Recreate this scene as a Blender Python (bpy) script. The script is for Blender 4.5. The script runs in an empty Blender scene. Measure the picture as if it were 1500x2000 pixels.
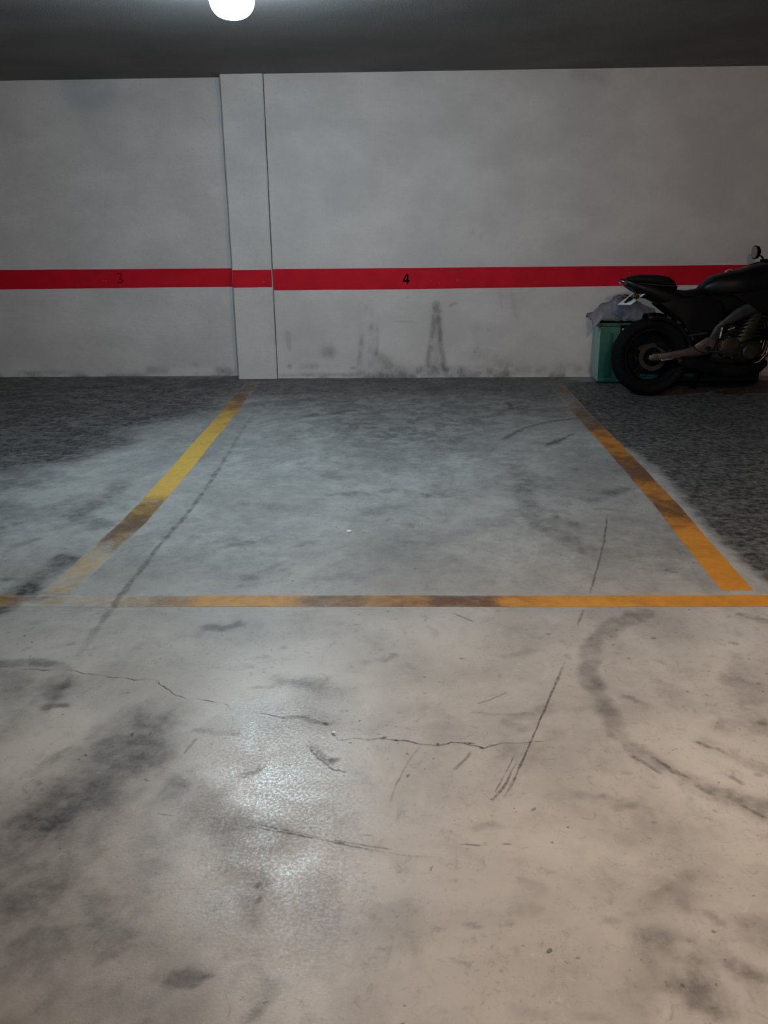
import bpy, bmesh, math, random
import numpy as np
from mathutils import Vector, Matrix

random.seed(7)
SC = bpy.context.scene
COL = SC.collection

# ------------------------------------------------------------------ camera
F_PX, PITCH, YAW, ROLL, CAM_H = 1714.17, 0.3224, -0.0327, 0.0109, 1.4
_cp, _sp, _cy, _sy, _cr, _sr = (math.cos(PITCH), math.sin(PITCH), math.cos(YAW), math.sin(YAW), math.cos(ROLL), math.sin(ROLL))
_r0 = Vector((_cy, -_sy, 0)); _u0 = Vector((_sp * _sy, _sp * _cy, _cp)); FWD = Vector((_cp * _sy, _cp * _cy, -_sp))
RIGHT = _cr * _r0 - _sr * _u0
UP = _sr * _r0 + _cr * _u0
cam_data = bpy.data.cameras.new('camera')
cam_data.sensor_fit = 'HORIZONTAL'
cam_data.sensor_width = 36.0
cam_data.lens = 36.0 * F_PX / 1500.0
cam_data.clip_start = 0.05
cam = bpy.data.objects.new('camera', cam_data)
COL.objects.link(cam)
m = Matrix((RIGHT, UP, -FWD)).transposed().to_4x4()
m.translation = (0, 0, CAM_H)
cam.matrix_world = m
SC.camera = cam

# ------------------------------------------------------------------ world, exposure
SC.view_settings.view_transform = 'Standard'
SC.view_settings.look = 'None'
SC.view_settings.gamma = 1.0
SC.view_settings.use_curve_mapping = False
SC.view_settings.exposure = 0.0
w = bpy.data.worlds.new('world'); SC.world = w
w.use_nodes = True
w.node_tree.nodes['Background'].inputs[0].default_value = (0.9, 0.8, 0.75, 1)
w.node_tree.nodes['Background'].inputs[1].default_value = 0.004

COOL_LAMP = ((0.65, 0.875, 1.0), 455.0)      # the lamp in view
WARM_LAMP = ((1.0, 0.75, 0.57), 430.0)      # its twin over the driving lane, behind the photographer

# ------------------------------------------------------------------ dimensions
WALL_Y, PILLAR_Y, LEFT_Y = 8.120, 8.100, 8.275
PIL_X0, PIL_X1 = -1.607, -1.245
CEIL_Z = 2.565
X0, X1, YB = -7.0, 6.5, -5.0
STR_TOP, STR_BOT = 0.982, 0.800


def ray(px, py):
    return FWD + RIGHT * ((px - 750.0) / F_PX) + UP * ((1000.0 - py) / F_PX)


def P(px, py):
    """Where a mark seen in the photograph lies on the floor (metres)."""
    d = ray(px, py); t = -CAM_H / d.z
    return (d.x * t, d.y * t)


def W(px, py, y=WALL_Y):
    """Where a mark seen in the photograph lies on the back wall (x, z)."""
    d = ray(px, py); t = y / d.y
    return (d.x * t, CAM_H + d.z * t)


# ------------------------------------------------------------------ numpy noise and stain maths
def _hash(ix, iy, seed):
    h = (ix * 374761393 + iy * 668265263 + seed * 974634777) & 0x7fffffff
    h = ((h ^ (h >> 13)) * 1274126177) & 0x7fffffff
    return ((h ^ (h >> 16)) & 0xffff) / 65535.0


def vnoise(x, y, seed=0):
    ix = np.floor(x).astype(np.int64); iy = np.floor(y).astype(np.int64)
    fx = x - ix; fy = y - iy
    fx = fx * fx * (3 - 2 * fx); fy = fy * fy * (3 - 2 * fy)
    a = _hash(ix, iy, seed); b = _hash(ix + 1, iy, seed); c = _hash(ix, iy + 1, seed); d = _hash(ix + 1, iy + 1, seed)
    return (a + (b - a) * fx) * (1 - fy) + (c + (d - c) * fx) * fy


def fbm(x, y, seed=0, octaves=4):
    s = 0; a = 0.5; t = 0
    for k in range(octaves):
        s = s + a * vnoise(x, y, seed + 17 * k); t += a
        x = x * 2.03 + 5.1; y = y * 2.03 + 3.7; a *= 0.55
    return s / t


def sstep(e0, e1, v):
    t = np.clip((v - e0) / (e1 - e0), 0, 1)
    return t * t * (3 - 2 * t)


def seg_dist(x, y, pts):
    d = np.full(x.shape, 1e9)
    if len(pts) == 1:
        return np.hypot(x - pts[0][0], y - pts[0][1])
    for (ax, ay), (bx, by) in zip(pts[:-1], pts[1:]):
        dx, dy = bx - ax, by - ay
        t = np.clip(((x - ax) * dx + (y - ay) * dy) / (dx * dx + dy * dy + 1e-12), 0, 1)
        d = np.minimum(d, np.hypot(x - ax - t * dx, y - ay - t * dy))
    return d


def poly_sd(x, y, pts):
    inside = np.zeros(x.shape, bool)
    n = len(pts)
    for i in range(n):
        (ax, ay), (bx, by) = pts[i], pts[(i + 1) % n]
        if ay != by:
            inside ^= ((ay > y) != (by > y)) & (x < (bx - ax) * (y - ay) / (by - ay) + ax)
    d = seg_dist(x, y, list(pts) + [pts[0]])
    return np.where(inside, -d, d)


def patch_field(x, y, stains, warp, seed):
    """1 - product(1 - strength * mask): dirt, pale patches, painted light and shade."""
    wx = x + warp * ((fbm(x * 6, y * 6, seed) - 0.5) * 2 + (fbm(x * 26, y * 26, seed + 7) - 0.5) * .9)
    wy = y + warp * ((fbm(x * 6, y * 6, seed + 50) - 0.5) * 2 + (fbm(x * 26, y * 26, seed + 57) - 0.5) * .9)
    patch = fbm(x * 15, y * 15, seed + 90, 5)
    clear = np.ones(x.shape)
    for kind, pts, r, strength, soft, patchy in stains:
        xs = [p[0] for p in pts]; ys = [p[1] for p in pts]
        R = r * (1 + soft) + 3 * warp
        idx = np.nonzero((x > min(xs) - R) & (x < max(xs) + R) & (y > min(ys) - R) & (y < max(ys) + R))
        if not len(idx[0]):
            continue
        a, b = wx[idx], wy[idx]
        if kind == 'l':
            mask = 1 - sstep(r * (1 - soft), r * (1 + soft), seg_dist(a, b, pts))
        else:
            mask = 1 - sstep(-soft * r, soft * r, poly_sd(a, b, pts))
        mask = mask * (1 - patchy + patchy * sstep(0.36, 0.60, patch[idx]))
        clear[idx] *= 1 - strength * mask
    return 1 - clear


def L(pts, r, s, soft=0.6, patchy=0.55):
    return ('l', [P(*p) for p in pts], r, s, soft, patchy)


def A(pts, edge, s, soft=1.0, patchy=0.3):
    return ('p', [P(*p) for p in pts], edge, s, soft, patchy)


GRIME_AND_SHADE = [
    # the neglected bays left and right of the numbered one
    A([(-400, 728), (478, 736), (430, 800), (300, 826), (235, 850), (130, 905), (-20, 925), (-400, 930)], .22, .87, 1, .25),
    L([(215, 862), (120, 892)], .16, .55), L([(60, 940), (-60, 960)], .20, .40), L([(360, 812), (250, 826)], .12, .5),
    A([(1125, 745), (1085, 757), (1140, 822), (1172, 850), (1235, 880), (1300, 930), (1345, 988), (1375, 1030), (1420, 1072), (1500, 1138),
       (1700, 1160), (2400, 1000), (2400, 735)], .05, .92, 1, .10),
    # the parking bays are duller than the driven lane
    A([(-900, 728), (1500, 728), (1500, 1160), (700, 1160), (-900, 1160)], .45, .36, 1, .25),
    A([(-600, 728), (1130, 728), (1250, 930), (700, 930), (200, 930), (-600, 930)], .9, .26, 1, .3),
    # wall foot
    A([(470, 734), (1130, 734), (1110, 775), (900, 772), (700, 768), (460, 772)], .22, .74, 1, .15),
    A([(480, 760), (1120, 768), (1090, 810), (900, 850), (760, 870), (640, 850), (560, 800)], .35, .48, 1, .45),
    L([(690, 830), (780, 850), (880, 862)], .14, .30, .8), L([(610, 782), (670, 785)], .12, .3), L([(585, 812), (690, 802)], .035, .4),
    L([(640, 885), (665, 905)], .10, .22), L([(500, 790), (580, 785)], .1, .25),
    A([(960, 770), (1120, 775), (1150, 835), (1000, 800)], .1, .25),
    # dull patches in the bay
    L([(655, 967), (700, 965)], .045, .40), L([(760, 958), (790, 960)], .05, .35), L([(840, 970), (900, 968)], .04, .38), L([(590, 905), (660, 930)], .06, .22),
    L([(820, 1006)], .03, .4), L([(808, 1025)], .022, .4), L([(790, 1057)], .03, .4), L([(490, 980), (540, 990)], .055, .38), L([(590, 1063), (605, 1060)], .03, .35),
    L([(480, 1130), (520, 1120), (560, 1105)], .04, .38), L([(480, 1145), (500, 1142)], .03, .4), L([(640, 1130), (700, 1125)], .08, .22),
    L([(940, 880), (1000, 905)], .14, .16), L([(830, 900), (870, 920)], .12, .14), L([(990, 1020), (930, 1030)], .05, .18), L([(450, 1060), (560, 1050)], .05, .25),
    L([(395, 1045), (470, 1060)], .06, .28), L([(970, 1085), (1020, 1080)], .04, .2), L([(730, 1000), (780, 990)], .05, .18),
    # tyre arc in the bay with its drops
    L([(1015, 925), (1022, 965), (1032, 1000), (1062, 1030), (1110, 1055), (1150, 1076)], .055, .42, .7, .35),
    L([(1090, 1010)], .028, .5), L([(1121, 1021)], .024, .62), L([(1106, 998)], .016, .55), L([(1080, 1000), (1110, 1030)], .07, .25),
    L([(1195, 962), (1222, 955)], .045, .55, .7, .2), L([(1150, 975)], .045, .38), L([(1080, 867), (1095, 858)], .035, .55), L([(1118, 912), (1128, 916)], .02, .5),
    L([(1165, 995), (1195, 998)], .02, .5), L([(1180, 1057)], .022, .62), L([(1200, 1020), (1280, 1030)], .09, .16), L([(1240, 1095), (1300, 1110)], .07, .14),
    L([(1120, 870), (1220, 910)], .12, .15), L([(1305, 1115), (1320, 1118)], .012, .5),
    # left bay
    L([(240, 945), (222, 968)], .06, .42), L([(180, 985), (150, 1010), (190, 1025)], .075, .46), L([(135, 1090), (95, 1115), (60, 1140), (0, 1190)], .05, .72, .8, .35),
    L([(60, 1150), (-20, 1198)], .045, .7), L([(100, 1100), (115, 1085)], .03, .6), L([(-20, 1132), (60, 1130)], .022, .5), L([(-40, 1040), (10, 1030)], .08, .45), L([(20, 1070), (60, 1055)], .03, .3),
    L([(30, 1010), (110, 990), (200, 955)], .05, .16), L([(-30, 985), (20, 1000)], .10, .35),
    # driving lane: the long oily smear
    L([(285, 1418), (270, 1450), (215, 1490), (150, 1550), (95, 1600)], .105, .62, .9, .35), L([(300, 1415), (270, 1440), (235, 1432)], .038, .40, 1.0),
    L([(300, 1470), (280, 1480)], .045, .45), L([(62, 1612), (110, 1620), (150, 1632)], .045, .5), L([(62, 1600), (75, 1625)], .026, .6), L([(260, 1400), (210, 1420), (190, 1450)], .05, .38),
    L([(210, 1520), (190, 1560), (140, 1590)], .08, .36, 1), L([(150, 1465), (90, 1490), (55, 1510)], .018, .42), L([(180, 1580), (300, 1600)], .09, .22, 1),
    L([(-40, 1298), (60, 1295), (110, 1305)], .03, .55), L([(-30, 1325), (60, 1335), (120, 1345)], .075, .42, 1), L([(90, 1370), (120, 1345)], .035, .4), L([(-30, 1365), (30, 1360)], .05, .4),
    L([(100, 1382), (124, 1378)], .017, .62, .5), L([(60, 1400), (40, 1430)], .05, .3), L([(340, 1530), (410, 1570)], .05, .34, 1), L([(330, 1515), (350, 1530)], .02, .4),
    L([(-20, 1620), (60, 1680), (100, 1760)], .13, .22, 1), L([(300, 1650), (330, 1660), (300, 1690)], .04, .25), L([(95, 1790), (200, 1810)], .08, .16, 1),
    L([(405, 1226), (440, 1228), (463, 1220)], .026, .60, .6, .15), L([(466, 1213)], .012, .5), L([(452, 1250)], .010, .5), L([(360, 1235), (380, 1240)], .03, .28), L([(490, 1298)], .018, .4), L([(552, 1262)], .010, .4),
    L([(545, 1325), (590, 1332), (620, 1340)], .038, .42, 1), L([(600, 1345), (640, 1350), (640, 1400)], .055, .22, 1), L([(500, 1340), (520, 1338)], .012, .5),
    L([(388, 1432), (465, 1428)], .012, .38), L([(575, 1398), (605, 1402), (640, 1415)], .011, .55), L([(605, 1462), (618, 1475), (650, 1490)], .010, .55), L([(645, 1488), (652, 1495)], .010, .6),
    L([(480, 1515), (505, 1505)], .013, .55), L([(395, 1605), (440, 1620), (475, 1690), (490, 1760), (480, 1850)], .055, .26, 1), L([(470, 1610), (560, 1640)], .05, .28, 1), L([(505, 1700), (510, 1750), (500, 1800)], .025, .22),
    L([(523, 1752)], .006, .8, .4, 0), L([(505, 1731)], .004, .7, .4, 0), L([(634, 1676)], .003, .7, .4, 0), L([(460, 1600), (500, 1640)], .06, .15),
    L([(352, 1905), (378, 1902)], .024, .52, .45, .15), L([(406, 1901)], .006, .6), L([(335, 1908)], .010, .3),
    L([(452, 1935), (460, 1910), (490, 1900), (515, 1915), (525, 1940), (505, 1970), (480, 1985)], .010, .34, .9), L([(490, 1940)], .032, .18, .9, .1), L([(485, 1985)], .013, .28),
    # driving lane: middle and right
    L([(770, 1278), (752, 1292)], .013, .36), L([(845, 1225), (860, 1235)], .010, .4), L([(1050, 1243)], .012, .35), L([(985, 1280), (1030, 1270)], .02, .20), L([(690, 1300), (740, 1290)], .02, .2),
    L([(1098, 1276), (1105, 1283)], .010, .55), L([(1090, 1372), (1040, 1395), (1010, 1400)], .022, .24), L([(1125, 1380), (1145, 1370), (1165, 1385)], .034, .36, .9), L([(985, 1410), (1010, 1430)], .02, .25), L([(920, 1395), (1050, 1392)], .006, .3),
    L([(1262, 1195), (1205, 1216), (1168, 1245), (1152, 1278), (1150, 1315), (1160, 1340)], .040, .46, .45, .3), L([(1165, 1330)], .024, .40, .4, .1),
    L([(1160, 1345), (1180, 1380), (1210, 1425), (1250, 1465), (1285, 1498)], .026, .42, .6, .35), L([(1285, 1498), (1330, 1525), (1390, 1548), (1450, 1575), (1510, 1600)], .028, .40, .7, .6),
    L([(1370, 1450), (1420, 1475), (1470, 1500), (1520, 1520)], .026, .30, .8, .6), L([(1400, 1545), (1450, 1560), (1520, 1575)], .025, .40, .8, .4),
    L([(1272, 1247)], .009, .55), L([(1320, 1236)], .010, .40), L([(1433, 1255), (1440, 1257)], .007, .55), L([(1230, 1360), (1260, 1378)], .016, .42), L([(1205, 1297)], .01, .3), L([(1370, 1370)], .012, .3), L([(1325, 1425)], .006, .5), L([(1400, 1410), (1415, 1430)], .024, .30), L([(1370, 1310)], .012, .2),
    L([(1460, 1320), (1480, 1420)], .05, .28, 1), L([(1495, 1412)], .020, .5), L([(1440, 1280), (1430, 1330)], .03, .25), L([(1250, 1290), (1400, 1380)], .17, .14, 1), L([(1440, 1205), (1520, 1215)], .02, .5),
    L([(1098, 1555), (1180, 1565), (1235, 1575)], .016, .24), L([(1190, 1585), (1230, 1580)], .013, .28), L([(1165, 1558), (1170, 1562)], .006, .5), L([(1210, 1510), (1225, 1512)], .008, .3), L([(1050, 1612)], .005, .5), L([(1115, 1650), (1130, 1660)], .02, .15),
    L([(925, 1618), (960, 1612)], .014, .26), L([(1010, 1720), (1050, 1735), (1000, 1755)], .022, .24), L([(990, 1775), (1040, 1780)], .012, .34), L([(905, 1800), (915, 1802)], .008, .38), L([(975, 1801), (990, 1801)], .006, .5), L([(1180, 1808), (1205, 1808)], .009, .3),
    L([(1340, 1698), (1380, 1705)], .024, .38, 1), L([(1305, 1735), (1335, 1755), (1340, 1730)], .030, .44, 1), L([(1300, 1745), (1270, 1790)], .035, .18, 1), L([(1375, 1775), (1395, 1790)], .012, .45),
    L([(1300, 1840), (1340, 1870), (1360, 1920), (1385, 1955)], .035, .46, 1, .6), L([(1385, 1930), (1370, 1970), (1420, 1990)], .022, .5, .9, .4), L([(1440, 1890), (1490, 1905)], .02, .55), L([(1320, 1930), (1350, 1935)], .018, .4), L([(1480, 1800), (1510, 1850)], .04, .3, 1), L([(1260, 1950), (1420, 1890)], .06, .2, 1, .8),
    L([(1130, 1990), (1180, 1985)], .016, .36), L([(895, 1972), (905, 1974)], .006, .5), L([(1000, 1975), (1060, 1985)], .014, .3), L([(990, 1470), (1000, 1480)], .01, .2), L([(790, 1830), (800, 1840)], .013, .25), L([(1005, 1860)], .006, .35), L([(730, 1795)], .007, .3),
    A([(-60, 1640), (120, 1660), (330, 1750), (440, 2040), (-60, 2040)], .14, .46, 1, .40),  # lower left corner: weaker lamplight put into the floor colour
    A([(1250, 1880), (1540, 1700), (1540, 2040), (1230, 2040)], .10, .16, 1, .6),
    A([(-900, 950), (-900, 3000), (-120, 2200), (-40, 1300), (-80, 980)], .2, .35, 1, .5), A([(1560, 1180), (2400, 1180), (2400, 2400), (1560, 2400)], .2, .3, 1, .5),
]
PALE_AND_LIGHT = [
    L([(60, 1440), (40, 1470), (110, 1455), (180, 1400)], .05, .40, 1, .3), L([(1293, 930), (1335, 980), (1372, 1022), (1400, 1062), (1450, 1085), (1497, 1130)], .055, .42, .8, .3),
    L([(80, 1000), (140, 930), (240, 890), (330, 880)], .16, .45, 1, .3), L([(310, 960), (260, 1030), (210, 1100)], .05, .35, 1), L([(500, 870), (560, 880), (590, 920)], .15, .40, 1, .4), L([(690, 1100), (660, 1085)], .03, .4, 1),  # includes the pool of light below the lamp, painted as pale colour
    L([(560, 1090), (590, 1120)], .03, .3, 1), L([(900, 1240), (1000, 1320), (1080, 1500)], .18, .12, 1), L([(20, 1480), (10, 1500)], .015, .45), L([(970, 820), (1010, 800)], .14, .3, 1), L([(1000, 1010), (930, 1000)], .06, .18, 1),
    L([(590, 1500), (560, 1540), (620, 1540)], .05, .35, 1, .6), L([(600, 1650), (640, 1680), (570, 1680)], .04, .35, .8, .3), L([(255, 1370), (290, 1360)], .03, .3, 1),  # first two paint the lamp's reflection on the floor
]


def darkening(x, y):
    g = patch_field(x, y, GRIME_AND_SHADE, .035, 3)
    g = 1 - (1 - g) * (1 - .16 * sstep(.5, .75, fbm(x * 2.2, y * 2.2, 11)))
    g2 = sstep(.58, .72, fbm(x * 5, y * 3.2, 23, 5))
    return np.clip(1 - (1 - g) * (1 - .16 * g2), 0, 1)


def pale(x, y):
    return np.clip(patch_field(x, y, PALE_AND_LIGHT, .05, 31), 0, 1)


# ------------------------------------------------------------------ node helpers
class N:
    def __init__(self, tree):
        self.t = tree

    def new(self, typ, **kw):
        n = self.t.nodes.new(typ)
        for k, v in kw.items():
            setattr(n, k, v)
        return n

    def put(self, sock, v):
        if isinstance(v, bpy.types.NodeSocket):
            self.t.links.new(v, sock)
        elif v is not None:
            sock.default_value = v

    def math(self, op, a, b=None, clamp=False):
        n = self.new('ShaderNodeMath', operation=op, use_clamp=clamp)
        self.put(n.inputs[0], a)
        if b is not None: self.put(n.inputs[1], b)
        return n.outputs[0]

    def ramp(self, v, lo, hi, a=0.0, b=1.0):
        n = self.new('ShaderNodeMapRange', interpolation_type='SMOOTHSTEP')
        self.put(n.inputs[0], v)
        for i, q in enumerate((lo, hi, a, b)): self.put(n.inputs[i + 1], q)
        return n.outputs[0]

    def mix(self, f, a, b, blend='MIX'):
        n = self.new('ShaderNodeMix', data_type='RGBA', blend_type=blend)
        self.put(n.inputs[0], f)
        self.put(n.inputs[6], a if isinstance(a, bpy.types.NodeSocket) else (*a, 1))
        self.put(n.inputs[7], b if isinstance(b, bpy.types.NodeSocket) else (*b, 1))
        return n.outputs[2]

    def noise(self, vec, scale, detail=4, rough=.55, dist=0):
        n = self.new('ShaderNodeTexNoise')
        self.put(n.inputs['Vector'], vec)
        n.inputs['Scale'].default_value = scale; n.inputs['Detail'].default_value = detail
        n.inputs['Roughness'].default_value = rough; n.inputs['Distortion'].default_value = dist
        return n.outputs[0]

    def attr(self, name):
        return self.new('ShaderNodeAttribute', attribute_name=name).outputs['Fac']

    def pos(self, sx=1, sy=1, sz=1):
        g = self.new('ShaderNodeNewGeometry').outputs['Position']
        mp = self.new('ShaderNodeMapping')
        self.put(mp.inputs[0], g); mp.inputs[3].default_value = (sx, sy, sz)
        return mp.outputs[0]

    def bump(self, height, strength, distance):
        n = self.new('ShaderNodeBump')
        n.inputs['Strength'].default_value = strength; n.inputs['Distance'].default_value = distance
        self.put(n.inputs['Height'], height)
        return n.outputs[0]


def material(name):
    mt = bpy.data.materials.new(name); mt.use_nodes = True
    n = N(mt.node_tree); b = mt.node_tree.nodes['Principled BSDF']
    return mt, n, b


def plain(name, col, rough=.5, metal=0.0, var=.25, scale=30, bump=0, spec=None, coat=0):
    """Procedural material for the small objects: colour with a little grain, uneven gloss."""
    mt, n, b = material(name)
    tc = n.new('ShaderNodeTexCoord').outputs['Object']
    v = n.noise(tc, scale, 4)
    n.put(b.inputs['Base Color'], n.mix(n.ramp(v, .3, .7), tuple(c * (1 - var) for c in col), tuple(min(1, c * (1 + var)) for c in col)))
    n.put(b.inputs['Roughness'], n.ramp(n.noise(tc, scale * 2.3, 3), .3, .7, max(.02, rough - .08), min(1, rough + .08)))
    b.inputs['Metallic'].default_value = metal
    if spec is not None: b.inputs['Specular IOR Level'].default_value = spec
    if coat: b.inputs['Coat Weight'].default_value = coat; b.inputs['Coat Roughness'].default_value = .12
    if bump: n.put(b.inputs['Normal'], n.bump(n.noise(tc, scale * 4, 3), .5, bump))
    return mt


# concrete, shared by the floor, the painted lines worn down to it and the marks on it
CG = bpy.data.node_groups.new('concrete', 'ShaderNodeTree')
for nm, tp in (('Color', 'NodeSocketColor'), ('Roughness', 'NodeSocketFloat'), ('Height', 'NodeSocketFloat')):
    CG.interface.new_socket(nm, in_out='OUTPUT', socket_type=tp)
_n = N(CG); _o = _n.new('NodeGroupOutput')
_p = _n.pos()
_broad = _n.noise(_p, 1.6, 5, .6, .6)
_mid = _n.noise(_n.pos(1, .75, 1), 9, 6, .65, .4)
_fine = _n.noise(_p, 70, 3, .6)
_c = _n.mix(_n.ramp(_broad, .32, .68), (.335, .325, .310), (.455, .445, .425))
_c = _n.mix(_n.ramp(_mid, .50, .80, 0, .55), _c, (.215, .210, .205))
_c = _n.mix(_n.ramp(_mid, .22, .42, .35, 0), _c, (.56, .55, .53))
_c = _n.mix(_n.math('MULTIPLY', _n.ramp(_fine, .54, .80, 0, .65), _n.ramp(_n.noise(_p, 4.3, 4, .6), .42, .62, .12, 1)), _c, (.17, .165, .16))
_grain = _n.noise(_n.pos(1, .8, 1), 24, 6, .75, .8)
_c = _n.mix(_n.ramp(_grain, .53, .72, 0, .55), _c, (.20, .195, .19))
_c = _n.mix(_n.ramp(_grain, .26, .42, .40, 0), _c, (.60, .59, .57))
_speck = _n.noise(_p, 38, 2, .5)
_speckgate = _n.ramp(_n.noise(_p, 3.1, 3), .46, .62)
_c = _n.mix(_n.math('MULTIPLY', _n.ramp(_speck, .68, .73, 0, .8), _speckgate), _c, (.07, .065, .06))
_c = _n.mix(_n.math('MULTIPLY', _n.attr('pale'), .8), _c, (.56, .56, .54))
_g = _n.attr('darkening')
_gn = _n.math('MULTIPLY', _g, _n.ramp(_n.noise(_p, 26, 5, .7), .25, .7, .72, 1.12), True)
_c = _n.mix(_gn, _c, (.022, .018, .019))
_n.put(_o.inputs['Color'], _c)
_r = _n.math('ADD', _n.ramp(_n.noise(_p, 5.5, 6, .65, .5), .34, .66, .25, .36), _n.ramp(_n.noise(_p, 120, 4, .75), .36, .64, 0, .24))
_r = _n.math('ADD', _r, _n.math('MULTIPLY', _g, .22), True)
_n.put(_o.inputs['Roughness'], _r)
_h = _n.math('ADD', _n.math('MULTIPLY', _mid, .35), _n.math('MULTIPLY', _n.noise(_p, 130, 4, .7), .5))
_n.put(_o.inputs['Height'], _h)


def concrete_node(n):
    g = n.new('ShaderNodeGroup'); g.node_tree = CG
    return g


M_FLOOR, n, b = material('power_floated_concrete')
g = concrete_node(n)
n.put(b.inputs['Base Color'], g.outputs[0]); n.put(b.inputs['Roughness'], g.outputs[1])
n.put(b.inputs['Normal'], n.bump(g.outputs[2], .27, .003))

M_MARK, n, b = material('thin_dark_rubber_film')
k = n.math('MULTIPLY', n.attr('mark'), n.ramp(n.noise(n.pos(), 60, 4, .7), .30, .62, .20, .82), True)
b.inputs['Base Color'].default_value = (.055, .046, .042, 1); b.inputs['Roughness'].default_value = .6
n.put(b.inputs['Alpha'], k)

M_LINE, n, b = material('worn_yellow_road_paint')
g = concrete_node(n)
p = n.pos()
wear = n.math('ADD', n.attr('wear'), n.math('MULTIPLY', n.math('SUBTRACT', n.noise(p, 22, 6, .7), .5), .75))
keep = n.ramp(wear, .25, .85, 1, 0)
dirt = n.math('ADD', n.attr('dirt'), n.math('MULTIPLY', n.math('SUBTRACT', n.noise(p, 13, 6, .7, .6), .5), .9), True)
hue = n.mix(n.attr('orange'), (.50, .30, .050), (.56, .20, .014))
paint = n.mix(n.ramp(n.noise(p, 30, 4), .3, .7, 0, .35), hue, n.mix(.5, hue, (.30, .13, .02)))
paint = n.mix(n.ramp(dirt, .05, .75, 0, .95), paint, (.085, .040, .020))
n.put(b.inputs['Base Color'], n.mix(keep, g.outputs[0], paint))
n.put(b.inputs['Roughness'], n.math('ADD', g.outputs[1], .12)); n.put(b.inputs['Normal'], n.bump(g.outputs[2], .27, .003))

# wall paint
M_WALL, n, b = material('trowelled_white_wall_paint')
p = n.pos()
c = n.mix(n.ramp(n.noise(n.pos(.8, 1, 1.2), 2.2, 5, .6), .3, .7), (.565, .497, .476), (.672, .592, .568))
c = n.mix(n.ramp(n.noise(n.pos(1, 1, 2.2), 14, 5, .7), .5, .85, 0, .30), c, (.40, .395, .39))
c = n.mix(n.ramp(n.noise(p, 75, 3, .6), .54, .76, 0, .42), c, (.34, .33, .32))
gr = n.attr('darkening')
c = n.mix(n.math('MULTIPLY', gr, n.ramp(n.noise(n.pos(3, 1, .8), 22, 5, .7), .25, .65, .55, 1.1), True), c, (.075, .062, .056))
c = n.mix(n.attr('pale'), c, (.66, .62, .61))
n.put(b.inputs['Base Color'], c)
b.inputs['Roughness'].default_value = .62
hh = n.math('ADD', n.math('MULTIPLY', n.noise(n.pos(.7, 1, 2), 11, 4), .8), n.math('MULTIPLY', n.noise(p, 90, 3), .3))
n.put(b.inputs['Normal'], n.bump(hh, .45, .006))

M_RED, n, b = material('red_stripe_paint')
p = n.pos()
c = n.mix(n.ramp(n.noise(p, 6, 5), .3, .7), (.54, .004, .016), (.64, .005, .020))
chip = n.math('MULTIPLY', n.ramp(n.noise(p, 42, 2), .70, .74), n.ramp(n.noise(p, 1.7, 2), .50, .62))
c = n.mix(chip, c, (.55, .22, .25))
n.put(b.inputs['Base Color'], c); b.inputs['Roughness'].default_value = .65; b.inputs['Specular IOR Level'].default_value = .2
n.put(b.inputs['Normal'], n.bump(n.noise(p, 90, 3), .3, .003))

M_BLACKPAINT = plain('black_stencil_paint', (.004, .002, .002), .8, spec=.05)
M_CEIL, n, b = material('grey_ceiling_paint')
p = n.pos()
c = n.mix(n.ramp(n.noise(p, 1.2, 4), .3, .7), (.15, .138, .132), (.205, .19, .182))
c = n.mix(n.ramp(n.noise(p, 60, 3, .6), .45, .75, 0, .45), c, (.085, .079, .075))
n.put(b.inputs['Base Color'], c); b.inputs['Roughness'].default_value = .8
n.put(b.inputs['Normal'], n.bump(n.noise(p, 120, 3), .6, .004))

M_JOINT = plain('dark_joint_filler', (.16, .155, .15), .8)
M_RUBBER = plain('black_tyre_rubber', (.006, .006, .007), .75, bump=.0004, spec=.05)
M_BLACK = plain('black_gloss_plastic', (.003, .003, .004), .42, var=.1, scale=4, spec=.2)
M_MATT = plain('matt_black_metal', (.006, .006, .007), .6, var=.15, spec=.05)
M_SEAT = plain('black_seat_vinyl', (.004, .0038, .004), .7, scale=60, bump=.0008, spec=.15)
M_ALU = plain('brushed_aluminium', (.16, .142, .138), .40, .9, .2, 40)
M_FRAME = plain('dull_grey_frame_metal', (.042, .040, .041), .5, .5)
M_ENGINE = plain('bronze_engine_casting', (.028, .025, .020), .48, .6, .3, 25, .0008)
M_STEEL = plain('heat_tinted_steel', (.12, .095, .08), .35, .95, .3, 12)
M_CHROME = plain('polished_chrome', (.80, .80, .80), .10, 1.0, .03)
M_REDLENS = plain('red_lamp_lens', (.16, .006, .006), .2, coat=.6)
M_AMBER = plain('smoked_indicator_lens', (.05, .025, .01), .3, coat=.3)
M_PLATE = plain('white_plate_enamel', (.72, .73, .74), .35, var=.04)
M_PLATEINK = plain('black_plate_lettering', (.02, .02, .02), .5)
M_GLASS = plain('dark_mirror_glass', (.35, .36, .36), .05, 1.0, .02)
M_GREEN = plain('green_moulded_plastic', (.006, .080, .055), .5, var=.15, scale=9)
M_GREENLID = plain('pale_green_plastic_edge', (.22, .34, .30), .45, var=.1)
M_BAG, n, b = material('grey_translucent_plastic_film')
tc = n.new('ShaderNodeTexCoord').outputs['Object']
n.put(b.inputs['Base Color'], n.mix(n.ramp(n.noise(tc, 9, 5), .3, .7), (.13, .13, .15), (.22, .21, .235)))
b.inputs['Roughness'].default_value = .38
n.put(b.inputs['Normal'], n.bump(n.noise(tc, 22, 5, .6, 1.0), .6, .01))
M_PAPER = plain('white_paper_scrap', (.80, .80, .80), .8, var=.05)
M_HOUSING = plain('white_lamp_housing', (.62, .62, .60), .4, var=.05)


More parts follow.
